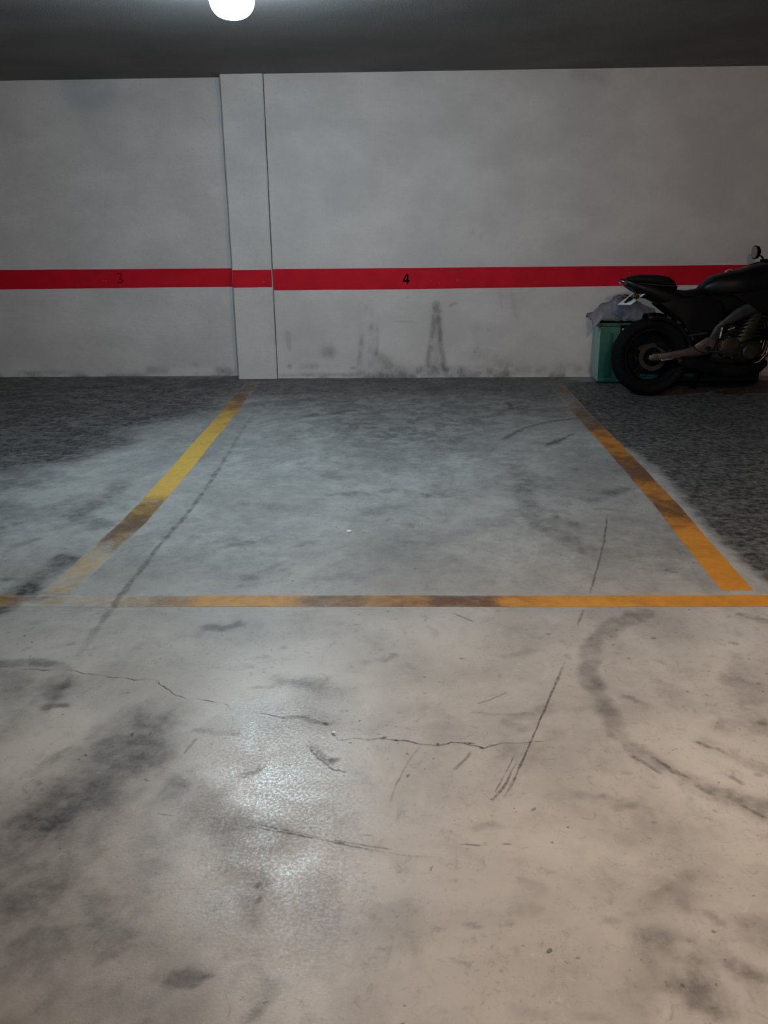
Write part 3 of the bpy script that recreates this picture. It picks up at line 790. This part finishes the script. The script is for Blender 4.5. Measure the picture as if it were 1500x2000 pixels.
d = ray(455, 38); LT = (CEIL_Z - .20 - CAM_H) / d.z
ceiling_lamp((d.x * LT, d.y * LT, CEIL_Z), COOL_LAMP, 'lit round white lamp on the ceiling in front of the pillar')
ceiling_lamp((1.1, 1.5, CEIL_Z), WARM_LAMP, 'warm round lamp on the ceiling over the driving lane, above and right of the photographer')


# ------------------------------------------------------------------ green chest behind the motorcycle
BX0, BX1, BY0, BY1, BH = 1.640, 3.06, 7.775, 8.085, .53
ch = thing('storage_chest', 'green plastic storage chest against the back wall behind the motorcycle', 'chest', ((BX0 + BX1) / 2, (BY0 + BY1) / 2, 0))
hw, hd = (BX1 - BX0) / 2, (BY1 - BY0) / 2
mb = MB().box((0, 0, .25), (2 * hw - .012, 2 * hd - .012, .49), .012)
for k in range(9):
    mb.box((-hw + .09 + k * .155, -hd + .004, .25), (.05, .010, .38), .003)
mb.build('chest_body', M_GREEN, ch)
MB().box((0, 0, .508), (2 * hw + .004, 2 * hd + .004, .036), .009).build('chest_lid', M_GREEN, ch)
e = MB().box((-hw + .004, 0, .25), (.012, 2 * hd - .03, .46), .003).build('end_panel', M_GREENLID, ch); e['label'] = 'pale whitish green end panel'
MB().box((0, -hd - .004, .030), (2 * hw - .02, .014, .035), .004).build('bottom_rail', M_GREEN, ch)
MB().box((.06, -hd - .001, .285), (2 * hw - .34, .012, .40), .004).build('front_panel', M_MATT, ch)
for sx in (-1, 1):
    MB().box((sx * (hw - .08), 0, .004), (.1, 2 * hd - .06, .008), .002).build('foot', M_MATT, ch)
for x in (-.50, .50):
    lt = MB().box((x, -hd - .008, .465), (.075, .022, .085), .006).build('latch', M_MATT, ch)
    MB().lathe([(.001, -.012), (.011, -.012), (.013, -.008), (.013, 0)], (x - .012, -hd - .015, .468), 'y', 14).build('latch_button', M_PLATE, ch)

# crumpled plastic sheet slumped over the chest's left end
random.seed(3)
U = np.linspace(0, 1, 46); V = np.linspace(0, 1, 30)
UU, VV = np.meshgrid(U, V)
sx_ = 1.565 + UU * .56 + .03 * (fbm(UU * 3, VV * 3, 5) - .5)
sy_ = 7.735 + VV * .355
ridge = np.exp(-((UU - .50 - .15 * (VV - .5)) / .36) ** 2)
rough = fbm(UU * 5, VV * 4, 7, 4) - .5
crease = np.abs(fbm(UU * 7 + VV * 2, VV * 6, 9, 3) - .5)
sz_ = .540 + (.08 + .155 * ridge) * np.sin(np.clip(VV * 1.05 + .02, 0, 1) * math.pi) ** .6 * (.75 + .6 * rough) + .05 * crease
over = np.clip((1.632 - sx_) / .09, 0, 1)
sz_ = sz_ - over * .075 * (1 + .5 * rough) * (VV < .8) - np.clip((7.765 - sy_) / .03, 0, 1) * .03
sz_ = np.maximum(sz_, np.where((sx_ > 1.628) & (sy_ > 7.77), .531, 0))
bag = grid_mesh('plastic_sheet', U, V, lambda a, b_: (sx_, np.minimum(sy_, 8.10), sz_), M_BAG, {})
md = bag.modifiers.new('thickness', 'SOLIDIFY'); md.thickness = .002; md.offset = 1
tag(bag, 'crumpled grey plastic sheet heaped on the left end of the green chest', 'plastic sheet')

# ------------------------------------------------------------------ motorcycle, nose towards the right, right side to the camera
M_DISC = plain('dark_brake_steel', (.05, .048, .047), .45, .8, .2, 15)
bike = thing('motorcycle', 'black naked motorcycle parked along the back wall in front of the green chest', 'motorcycle', (1.950, 7.235, .0), (math.radians(-5), 0, math.radians(1.5)))
WB = 1.40


def wheel(name, cx, R, wd, hub_w, disc_side, seed):
    cz = R
    rim_r = R - .105
    mb = MB().lathe([(rim_r + .012, -wd * .36), (rim_r + .018, -wd * .40), (rim_r + .004, -wd * .40), (rim_r - .012, -wd * .30), (rim_r - .022, -wd * .1), (rim_r - .022, wd * .1), (rim_r - .012, wd * .30), (rim_r + .004, wd * .40), (rim_r + .018, wd * .40), (rim_r + .012, wd * .36), (rim_r, wd * .1), (rim_r, -wd * .1)], (cx, 0, cz), 'y', 56, closed=True)
    mb.lathe([(.001, -hub_w), (.030, -hub_w), (.036, -hub_w * .8), (.045, -hub_w * .4), (.045, hub_w * .4), (.036, hub_w * .8), (.030, hub_w), (.001, hub_w)], (cx, 0, cz), 'y', 28)
    rim = mb.build(name, M_MATT, bike)
    for k in range(5):
        a = 2 * math.pi * k / 5 + seed
        for da in (-.11, .11):
            p0 = (cx + .040 * math.cos(a + da * 2), 0, cz + .040 * math.sin(a + da * 2)); p1 = (cx + (rim_r - .014) * math.cos(a + da * .9), 0, cz + (rim_r - .014) * math.sin(a + da * .9))
            u = Vector(p1) - Vector(p0); s_ = Vector((0, 1, 0)).cross(u.normalized())
            MB().loft([(p0, s_ * .013, (0, .024, 0)), (((p0[0] + p1[0]) / 2, 0, (p0[2] + p1[2]) / 2), s_ * .009, (0, .017, 0)), (p1, s_ * .014, (0, .022, 0))], 10).build('spoke', M_MATT, rim)
    # tyre with crown, shoulders and bead
    h = wd / 2
    prof = [(rim_r + .010, -h * .66), (rim_r + .020, -h * .80), (rim_r + .045, -h * .98), (R - .040, -h), (R - .022, -h * .88), (R - .009, -h * .62), (R - .002, -h * .3), (R, 0), (R - .002, h * .3), (R - .009, h * .62), (R - .022, h * .88), (R - .040, h), (rim_r + .045, h * .98), (rim_r + .020, h * .80), (rim_r + .010, h * .66)]
    MB().lathe(prof, (cx, 0, cz), 'y', 72).build('tyre', M_RUBBER, rim, smooth=50)
    tg = MB()
    for k in range(26):
        a = 2 * math.pi * k / 26
        for sg in (-1, 1):
            pa = []
            for j, (o, rr) in enumerate(((.12, R + .0006), (.45, R - .0040), (.80, R - .0155))):
                an = a + sg * .06 + j * .07
                pa.append((cx + rr * math.cos(an), sg * o * h, cz + rr * math.sin(an)))
            tg.tube(pa, .0022, 5)
    tr = tg.build('tread_groove', M_MATT, rim); tr['kind'] = 'stuff'
    for sd in disc_side:
        y = sd * (hub_w + .012)
        r1 = .11 if name.startswith('rear') else .155
        MB().lathe([(r1 - .035, -.0025), (r1, -.0025), (r1, .0025), (r1 - .035, .0025)], (cx, y, cz), 'y', 48, closed=True).build('brake_disc', M_DISC, rim)
        bl = MB()
        for k in range(6):
            a = k * math.pi / 3
            bl.tube([(cx + .032 * math.cos(a), y * .9, cz + .032 * math.sin(a)), (cx + (r1 - .03) * math.cos(a + .25), y, cz + (r1 - .03) * math.sin(a + .25))], .007, 8)
        bl.build('disc_carrier', M_MATT, rim)
    MB().lathe([(.001, -hub_w - .075), (.013, -hub_w - .075), (.016, -hub_w - .070), (.016, -hub_w - .045), (.009, -hub_w - .045), (.009, hub_w + .045), (.016, hub_w + .045), (.016, hub_w + .07), (.001, hub_w + .07)], (cx, 0, cz), 'y', 16).build('axle', M_ALU, rim)
    return rim


wheel('rear_wheel', 0, .312, .180, .060, (-1,), .3)
wheel('front_wheel', WB, .300, .120, .045, (-1, 1), .1)

# swing arm, two tapering legs and a bridge
sa = MB()
for sg in (-1, 1):
    y = sg * .125
    sa.loft([((-.045, y, .312), (.012, 0, .012), (0, .012, 0)), ((-.02, y, .312), (0, 0, .030), (0, .014, 0)), ((.08, y, .318), (0, 0, .032), (0, .015, 0)), ((.22, y, .336), (0, 0, .040), (0, .018, 0)), ((.36, sg * .105, .362), (0, 0, .048), (0, .022, 0)), ((.46, sg * .095, .375), (0, 0, .040), (0, .026, 0))], 14, 3.2)
sa.loft([((.36, -.11, .372), (.035, 0, 0), (0, 0, .04)), ((.36, .11, .372), (.035, 0, 0), (0, 0, .04))], 14, 3)
sw = sa.build('swing_arm', M_ALU, bike)
MB().box((-.01, -.146, .312), (.075, .006, .034), .003).build('chain_adjuster', M_ALU, sw)
MB().box((.125, -.1435, .300), (.15, .004, .012), .0015, Matrix.Rotation(-.15, 4, 'Y')).build('swing_arm_edge', M_CHROME, sw)
# rear caliper on the right side
MB().box((.07, -.083, .405), (.085, .045, .045), .010, Matrix.Rotation(.5, 4, 'Y')).build('rear_caliper', M_MATT, bike)
# chain and sprocket on the far side
MB().lathe([(.05, .078), (.098, .078), (.098, .086), (.05, .086)], (0, 0, .312), 'y', 44, closed=True).build('sprocket', M_STEEL, bike)
for z0, z1 in ((.410, .405), (.214, .330)):
    chn = MB().tube([(.44 * t / 6, .082, z0 + (z1 - z0) * t / 6) for t in range(7)], .0075, 6).build('drive_chain', M_STEEL, bike)

# hugger over the rear tyre
hg = MB(); secs = []
for k in range(13):
    a = math.radians(100 - k * 7.6)
    rr = .336
    secs.append([(rr * math.cos(a) + o[1] * math.cos(a), o[0], .312 + rr * math.sin(a) + o[1] * math.sin(a)) for o in ((-.098, -.045), (-.092, -.012), (-.055, .010), (0, .016), (.055, .010), (.092, -.012), (.098, -.045))])
vs = [q for s_ in secs for q in s_]; fs = [(i * 7 + j, i * 7 + j + 1, (i + 1) * 7 + j + 1, (i + 1) * 7 + j) for i in range(12) for j in range(6)]
hugger = hg.add(vs, fs).build('rear_hugger', M_BLACK, bike)
md = hugger.modifiers.new('thickness', 'SOLIDIFY'); md.thickness = .004
trim_ = MB()
for k in range(4):
    a = math.radians(72 - k * 15)
    trim_.box((.342 * math.cos(a), -.100, .312 + .336 * math.sin(a) - .01), (.038, .006, .016), .003, Matrix.Rotation(-(a - math.pi / 2), 4, 'Y'))  # grey pieces stand in for highlights along the hugger's edge
    trim_.build('hugger_highlight', M_FRAME, hugger); trim_ = MB()

# seats and tail
ps = MB().loft([((-.245, 0, .905), (0, .035, 0), (0, 0, .014)), ((-.215, 0, .918), (0, .070, 0), (0, 0, .026)), ((-.13, 0, .922), (0, .100, 0), (0, 0, .038)), ((.00, 0, .912), (0, .118, 0), (0, 0, .046)), ((.09, 0, .897), (0, .122, 0), (0, 0, .048)), ((.13, 0, .876), (0, .115, 0), (0, 0, .040)), ((.155, 0, .850), (0, .10, 0), (0, 0, .025))], 22).build('pillion_seat', M_SEAT, bike)
MB().tube([(.155, -.118, .862), (.06, -.128, .868), (-.05, -.122, .880), (-.15, -.102, .892)], .004, 8).build('seat_piping', M_FRAME, ps)
MB().loft([((.125, 0, .815), (0, .10, 0), (0, 0, .030)), ((.17, 0, .806), (0, .125, 0), (0, 0, .034)), ((.25, 0, .798), (0, .135, 0), (0, 0, .036)), ((.33, 0, .806), (0, .115, 0), (0, 0, .038)), ((.40, 0, .826), (0, .080, 0), (0, 0, .036)), ((.45, 0, .845), (0, .060, 0), (0, 0, .028))], 22).build('rider_seat', M_SEAT, bike)
tail = MB().loft([((-.275, 0, .918), (0, .022, 0), (0, 0, .012)), ((-.25, 0, .905), (0, .060, 0), (0, 0, .026)), ((-.18, 0, .875), (0, .105, 0), (0, 0, .042)), ((-.06, 0, .835), (0, .128, 0), (0, 0, .062)), ((.08, 0, .785), (0, .138, 0), (0, 0, .080)), ((.22, 0, .735), (0, .142, 0), (0, 0, .085)), ((.34, 0, .715), (0, .13, 0), (0, 0, .080)), ((.42, 0, .715), (0, .11, 0), (0, 0, .06))], 24, 3).build('tail_cowl', M_BLACK, bike)
MB().loft([((-.284, 0, .913), (0, .020, 0), (0, 0, .008)), ((-.268, 0, .902), (0, .052, 0), (0, 0, .018)), ((-.235, 0, .893), (0, .070, 0), (0, 0, .020))], 16, 3).build('tail_light', M_REDLENS, tail)
# undertail, plate bracket, number plate and indicators
br = MB().loft([((-.05, 0, .775), (0, .055, 0), (.03, 0, -.01)), ((-.12, 0, .790), (0, .050, 0), (.02, 0, -.012)), ((-.18, 0, .775), (0, .045, 0), (.012, 0, -.012)), ((-.225, 0, .735), (0, .040, 0), (.008, 0, -.006))], 14, 3).build('plate_bracket', M_MATT, bike)
pm = Matrix.Translation((-.176, -.012, .772)) @ Matrix.Rotation(math.radians(13), 4, 'Z') @ Matrix.Rotation(math.radians(56), 4, 'Y')
npz = MB().box((0, 0, 0), (.006, .215, .165), .002)
npz.v = [tuple(pm @ Vector(q)) for q in npz.v]
plate = npz.build('number_plate', M_PLATE, bike); plate['label'] = 'white number plate tilted under the tail'
pi_ = MB()
for row, cells in ((.030, 4), (-.036, 3)):
    for k in range(cells):
        y = (k - (cells - 1) / 2) * .042
        pi_.box((-.0034, y - .010, row), (.0008, .006, .046)); pi_.box((-.0034, y + .008, row), (.0008, .006, .046)); pi_.box((-.0034, y, row + .020), (.0008, .020, .006)); pi_.box((-.0034, y, row), (.0008, .016, .006))
pi_.v = [tuple(pm @ Vector(q)) for q in pi_.v]
pi_.build('plate_lettering', M_PLATEINK, plate, smooth=0)
for sg in (-1, 1):
    st = MB().tube([(-.14, sg * .03, .785), (-.16, sg * .09, .790), (-.175, sg * .12, .790)], .008, 8).build('indicator', M_MATT, bike)
    MB().ball((-.185, sg * .145, .790), (.034, .026, .020), 12).build('indicator_lens', M_AMBER, st)
# side panel and subframe below the seat
for sg in (-1, 1):
    MB().prism([(.02, .735), (.16, .765), (.36, .800), (.50, .745), (.52, .64), (.46, .52), (.36, .46), (.27, .50), (.20, .60), (.10, .675)], sg * .125 - .016, sg * .125 + .016, .008).build('side_panel', M_BLACK, bike)
MB().loft([((.18, 0, .70), (.06, 0, 0), (0, .06, 0)), ((.30, 0, .50), (.07, 0, 0), (0, .065, 0)), ((.34, 0, .40), (.06, 0, 0), (0, .055, 0))], 14, 3).build('rear_shock_cover', M_MATT, bike)

# fuel tank with cap
tk = MB().loft([((.355, 0, .835), (0, .060, 0), (0, 0, .020)), ((.39, 0, .850), (0, .090, 0), (0, 0, .048)), ((.45, 0, .860), (0, .125, 0), (0, 0, .084)), ((.53, 0, .862), (0, .155, 0), (0, 0, .104)), ((.64, 0, .868), (0, .178, 0), (0, 0, .122)), ((.73, 0, .880), (0, .182, 0), (0, 0, .140)), ((.84, 0, .900), (0, .168, 0), (0, 0, .142)), ((.93, 0, .915), (0, .125, 0), (0, 0, .115)), ((.985, 0, .930), (0, .08, 0), (0, 0, .060))], 28, 2.7).build('fuel_tank', M_BLACK, bike, smooth=50)
MB().lathe([(.001, .018), (.012, .0168), (.022, .0125), (.030, .006), (.036, -.003), (.036, -.012)], (.585, -.02, .975), 'z', 24).build('fuel_cap', M_CHROME, tk)
MB().loft([((.42, 0, .74), (0, .10, 0), (0, 0, .06)), ((.55, 0, .73), (0, .14, 0), (0, 0, .09)), ((.75, 0, .74), (0, .145, 0), (0, 0, .09)), ((.92, 0, .79), (0, .09, 0), (0, 0, .06))], 18, 3).build('airbox_cover', M_MATT, bike)
for sg in (-1, 1):   # tank scoops reaching to the radiator
    MB().prism([(.56, .80), (.74, .82), (.98, .86), (1.10, .78), (1.08, .66), (.96, .60), (.80, .66), (.66, .74)], sg * .175 - .012, sg * .175 + .012, .008).build('radiator_shroud', M_BLACK, bike)

# frame spars
fr = MB()
for sg in (-1, 1):
    fr.loft([((.44, sg * .115, .340), (.035, 0, .0), (0, .020, 0)), ((.455, sg * .130, .45), (.040, 0, 0), (0, .022, 0)), ((.50, sg * .150, .560), (.045, 0, .012), (0, .022, 0)), ((.62, sg * .165, .640), (.012, 0, -.048), (0, .022, 0)), ((.78, sg * .155, .715), (.012, 0, -.048), (0, .022, 0)), ((.94, sg * .100, .800), (.012, 0, -.045), (0, .022, 0)), ((1.03, sg * .045, .850), (.01, 0, -.05), (0, .025, 0))], 14, 3.2)
frame = fr.build('main_frame', M_FRAME, bike)
MB().tube([(1.015, 0, .965), (1.065, 0, .845), (1.085, 0, .790)], .038, 18).build('steering_head', M_FRAME, frame)
for sg in (-1, 1):
    MB().tube([(.46, sg * .10, .60), (.25, sg * .11, .70), (.02, sg * .10, .79)], .013, 10).build('subframe_rail', M_MATT, frame)

# engine
en = MB()
en.loft([((.46, 0, .36), (0, .120, 0), (0, 0, .085)), ((.50, 0, .365), (0, .150, 0), (0, 0, .115)), ((.64, 0, .365), (0, .165, 0), (0, 0, .125)), ((.78, 0, .355), (0, .155, 0), (0, 0, .110)), ((.86, 0, .35), (0, .12, 0), (0, 0, .075))], 24, 3.4)
en.loft([((.70, 0, .44), (.095, 0, .02), (0, .16, 0)), ((.75, 0, .56), (.085, 0, .02), (0, .165, 0)), ((.79, 0, .655), (.080, 0, .02), (0, .16, 0)), ((.815, 0, .70), (.060, 0, .015), (0, .14, 0))], 22, 3.4)
eng = en.build('engine', M_ENGINE, bike)
MB().lathe([(.001, -.205), (.062, -.205), (.078, -.198), (.086, -.180), (.092, -.150), (.092, -.14)], (.575, 0, .390), 'y', 36).build('clutch_cover', M_ENGINE, eng)
MB().lathe([(.001, -.188), (.050, -.188), (.064, -.178), (.068, -.15)], (.745, 0, .350), 'y', 32).build('ignition_cover', M_ENGINE, eng)
for k in range(8):
    a = k * math.pi / 4 + .2
    MB().lathe([(.001, -.204), (.006, -.204), (.006, -.17)], (.575 + .084 * math.cos(a), 0, .390 + .084 * math.sin(a)), 'y', 8).build('cover_bolt', M_ALU, eng)
fin = MB()
for k in range(6):
    z = .475 + k * .030
    fin.box((.725 + k * .011, 0, z), (.185, .335, .006), .002)
fin.build('cylinder_fins', M_ENGINE, eng)
sp_ = MB().tube([(.505, -.176, .545), (.500, -.178, .51), (.492, -.178, .46)], .008, 10).build('highlight_strip', M_CHROME, bike); sp_['label'] = 'chrome strip added in place of a highlight on the clutch cover edge'  # added strip imitates a highlight on the engine side
MB().box((.575, -.183, .535), (.055, .012, .016), .004, Matrix.Rotation(-.35, 4, 'Y')).build('frame_plug', M_CHROME, bike)
# radiator and belly
MB().box((.955, 0, .57), (.040, .36, .27), .010, Matrix.Rotation(.18, 4, 'Y')).build('radiator', M_MATT, bike)
MB().loft([((.44, 0, .215), (0, .09, 0), (0, 0, .045)), ((.54, 0, .200), (0, .145, 0), (0, 0, .062)), ((.72, 0, .195), (0, .150, 0), (0, 0, .062)), ((.86, 0, .215), (0, .12, 0), (0, 0, .05)), ((.93, 0, .25), (0, .08, 0), (0, 0, .03))], 20, 3).build('exhaust_collector', M_MATT, bike)
for k in range(4):
    y = -.105 + k * .07
    MB().tube([(.85, y, .640), (.91, y, .610), (.935, y, .53), (.935, y * .9, .42), (.915, y * .8, .33), (.86, y * .7, .265), (.78, y * .6, .235)], .019, 12).build('exhaust_header', M_STEEL, bike)
mf = MB().loft([((.46, -.165, .225), (0, .045, 0), (0, 0, .048)), ((.40, -.175, .235), (0, .050, 0), (0, 0, .055)), ((.28, -.190, .262), (0, .048, 0), (0, 0, .052)), ((.19, -.197, .285), (0, .036, 0), (0, 0, .038))], 20, 2.4).build('exhaust_silencer', M_MATT, bike)
MB().lathe([(.018, -.02), (.024, -.02), (.024, .02), (.018, .02)], (.188, -.197, .287), 'x', 20, closed=True).build('exhaust_tip', M_STEEL, mf)

# foot controls, stand
for sg in (-1, 1):
    hp = MB().prism([(.30, .405), (.40, .47), (.47, .44), (.455, .38), (.40, .345), (.33, .365)], sg * .155 - .006, sg * .155 + .006, .004).build('footrest_hanger', M_ALU, bike)
    MB().tube([(.405, sg * .16, .385), (.40, sg * .235, .388)], .012, 12).build('footrest', M_MATT, hp)
    MB().tube([(.23, sg * .155, .475), (.225, sg * .21, .478)], .011, 12).build('pillion_footrest', M_MATT, bike)
    MB().tube([(.40, sg * .140, .50), (.31, sg * .150, .49), (.23, sg * .155, .475)], .009, 8).build('footrest_stay', M_FRAME, bike)
MB().tube([(.42, -.168, .358), (.50, -.172, .352), (.57, -.180, .360), (.59, -.200, .362)], .007, 8).build('brake_pedal', M_ALU, bike)
MB().tube([(.42, .178, .358), (.50, .18, .350), (.57, .19, .355), (.59, .21, .358)], .007, 8).build('gear_lever', M_ALU, bike)
sd = MB().tube([(.52, .135, .235), (.49, .20, .13), (.46, .262, .032)], [.013, .012, .010], 10).build('side_stand', M_MATT, bike)
MB().box((.456, .268, .030), (.06, .04, .010), .003).build('stand_foot', M_MATT, sd)

# fork, front mudguard, bars
FK0, FK1 = Vector((.975, 0, 1.01)), Vector((WB - .035, 0, .300))
ax_ = (FK1 - FK0)
for sg in (-1, 1):
    q = Vector((0, sg * .098, 0))
    fkl = MB().tube([FK0 + q, FK0 + ax_ * .45 + q], .026, 16).build('fork_leg', M_MATT, bike)
    MB().tube([FK0 + ax_ * .42 + q, FK0 + ax_ * .70 + q], .0205, 16).build('fork_stanchion', M_CHROME, fkl)
    MB().tube([FK0 + ax_ * .68 + q, FK0 + ax_ * .96 + q, FK1 + q + Vector((.03, 0, 0))], [.028, .027, .024], 16).build('fork_slider', M_MATT, fkl)
    MB().box(FK0 + ax_ * .80 + Vector((-.055, sg * .075, .0)), (.06, .05, .10), .012, Matrix.Rotation(-.5, 4, 'Y')).build('front_caliper', M_MATT, bike)
MB().box(FK0 + ax_ * .06 + Vector((.0, 0, 0)), (.07, .25, .030), .010, Matrix.Rotation(.45, 4, 'Y')).build('top_yoke', M_ALU, bike)
MB().box(FK0 + ax_ * .30, (.08, .25, .034), .010, Matrix.Rotation(.45, 4, 'Y')).build('bottom_yoke', M_ALU, bike)
mg = MB(); secs = []
for k in range(13):
    a = math.radians(150 - k * 9)
    secs.append([(WB + (.318 + o[1]) * math.cos(a), o[0], .300 + (.318 + o[1]) * math.sin(a)) for o in ((-.070, -.045), (-.062, -.010), (-.035, .008), (0, .013), (.035, .008), (.062, -.010), (.070, -.045))])
vs = [q for s_ in secs for q in s_]
mgo = mg.add(vs, [(i * 7 + j, i * 7 + j + 1, (i + 1) * 7 + j + 1, (i + 1) * 7 + j) for i in range(12) for j in range(6)]).build('front_mudguard', M_BLACK, bike)
md = mgo.modifiers.new('thickness', 'SOLIDIFY'); md.thickness = .004
hb = MB().tube([(.915, -.385, 1.030), (.945, -.30, 1.045), (.975, -.16, 1.065), (.980, -.08, 1.055), (.980, 0, 1.050), (.980, .08, 1.055), (.975, .16, 1.065), (.945, .30, 1.045), (.915, .385, 1.030)], .0115, 12).build('handlebar', M_MATT, bike)
for sg in (-1, 1):
    MB().tube([(.912, sg * .394, 1.028), (.915, sg * .385, 1.030), (.945, sg * .300, 1.045)], .017, 14).build('grip', M_RUBBER, hb)
    MB().tube([(.975, sg * .235, 1.055), (1.01, sg * .30, 1.045), (.985, sg * .385, 1.025)], .006, 8).build('lever', M_ALU, hb)
    MB().box((.962, sg * .240, 1.057), (.055, .045, .044), .008).build('switch_cluster', M_MATT, hb)
    MB().tube([(.962, sg * .245, 1.070), (.955, sg * .275, 1.10), (.925, sg * .315, 1.125)], .007, 8).build('mirror_stalk', M_MATT, hb)
    mr = MB().loft([((.962, sg * .345, 1.138), (.0, .030, 0), (0, 0, .024)), ((.945, sg * .345, 1.138), (.0, .062, 0), (0, 0, .050)), ((.920, sg * .345, 1.138), (.0, .066, 0), (0, 0, .055))], 20, 2.1).build('mirror', M_MATT, hb)
    MB().loft([((.920, sg * .345, 1.138), (.0, .058, 0), (0, 0, .048)), ((.9185, sg * .345, 1.138), (.0, .057, 0), (0, 0, .047))], 20, 2.1).build('mirror_glass', M_GLASS, hb)
MB().tube([(1.0, -.19, 1.060), (.995, -.195, 1.105)], .024, 14).build('brake_fluid_reservoir', M_MATT, hb)
MB().loft([((1.02, 0, 1.06), (0, .075, 0), (.02, 0, .045)), ((.99, 0, 1.085), (0, .085, 0), (.03, 0, .04)), ((.975, 0, 1.09), (0, .075, 0), (.03, 0, .035))], 18, 3).build('instrument_cluster', M_MATT, bike)
hl = MB().loft([((1.04, 0, .96), (0, .05, 0), (0, 0, .06)), ((1.10, 0, .955), (0, .10, 0), (0, 0, .095)), ((1.17, 0, .945), (0, .105, 0), (0, 0, .095)), ((1.20, 0, .94), (0, .09, 0), (0, 0, .08))], 22, 2.6).build('headlight', M_BLACK, bike)
MB().loft([((1.198, 0, .94), (0, .088, 0), (0, 0, .078)), ((1.215, 0, .938), (0, .06, 0), (0, 0, .05))], 22, 2.6).build('headlight_lens', M_GLASS, hl)

# ------------------------------------------------------------------ tiny scraps on the floor
for px, py, s_, lab in ((652, 1433, .008, 'tiny white paper scrap at the end of the floor crack'), (682, 1039, .014, 'tiny white paper scrap in the middle of the numbered bay')):
    x, y = P(px, py)
    mb = MB()
    top = [(x + s_ * math.cos(a) * random.uniform(.6, 1), y + s_ * math.sin(a) * random.uniform(.5, 1), .004 + random.uniform(0, .004)) for a in (0, .9, 1.9, 2.8, 3.9, 5.1)]
    vs = top + [(q[0], q[1], .0002) for q in top]
    mb.add(vs, [tuple(range(6)), tuple(range(11, 5, -1))] + [(i, (i + 1) % 6, 6 + (i + 1) % 6, 6 + i) for i in range(6)])
    tag(mb.build('paper_scrap', M_PAPER, smooth=0), lab, 'scrap', 'paper scraps on the floor')
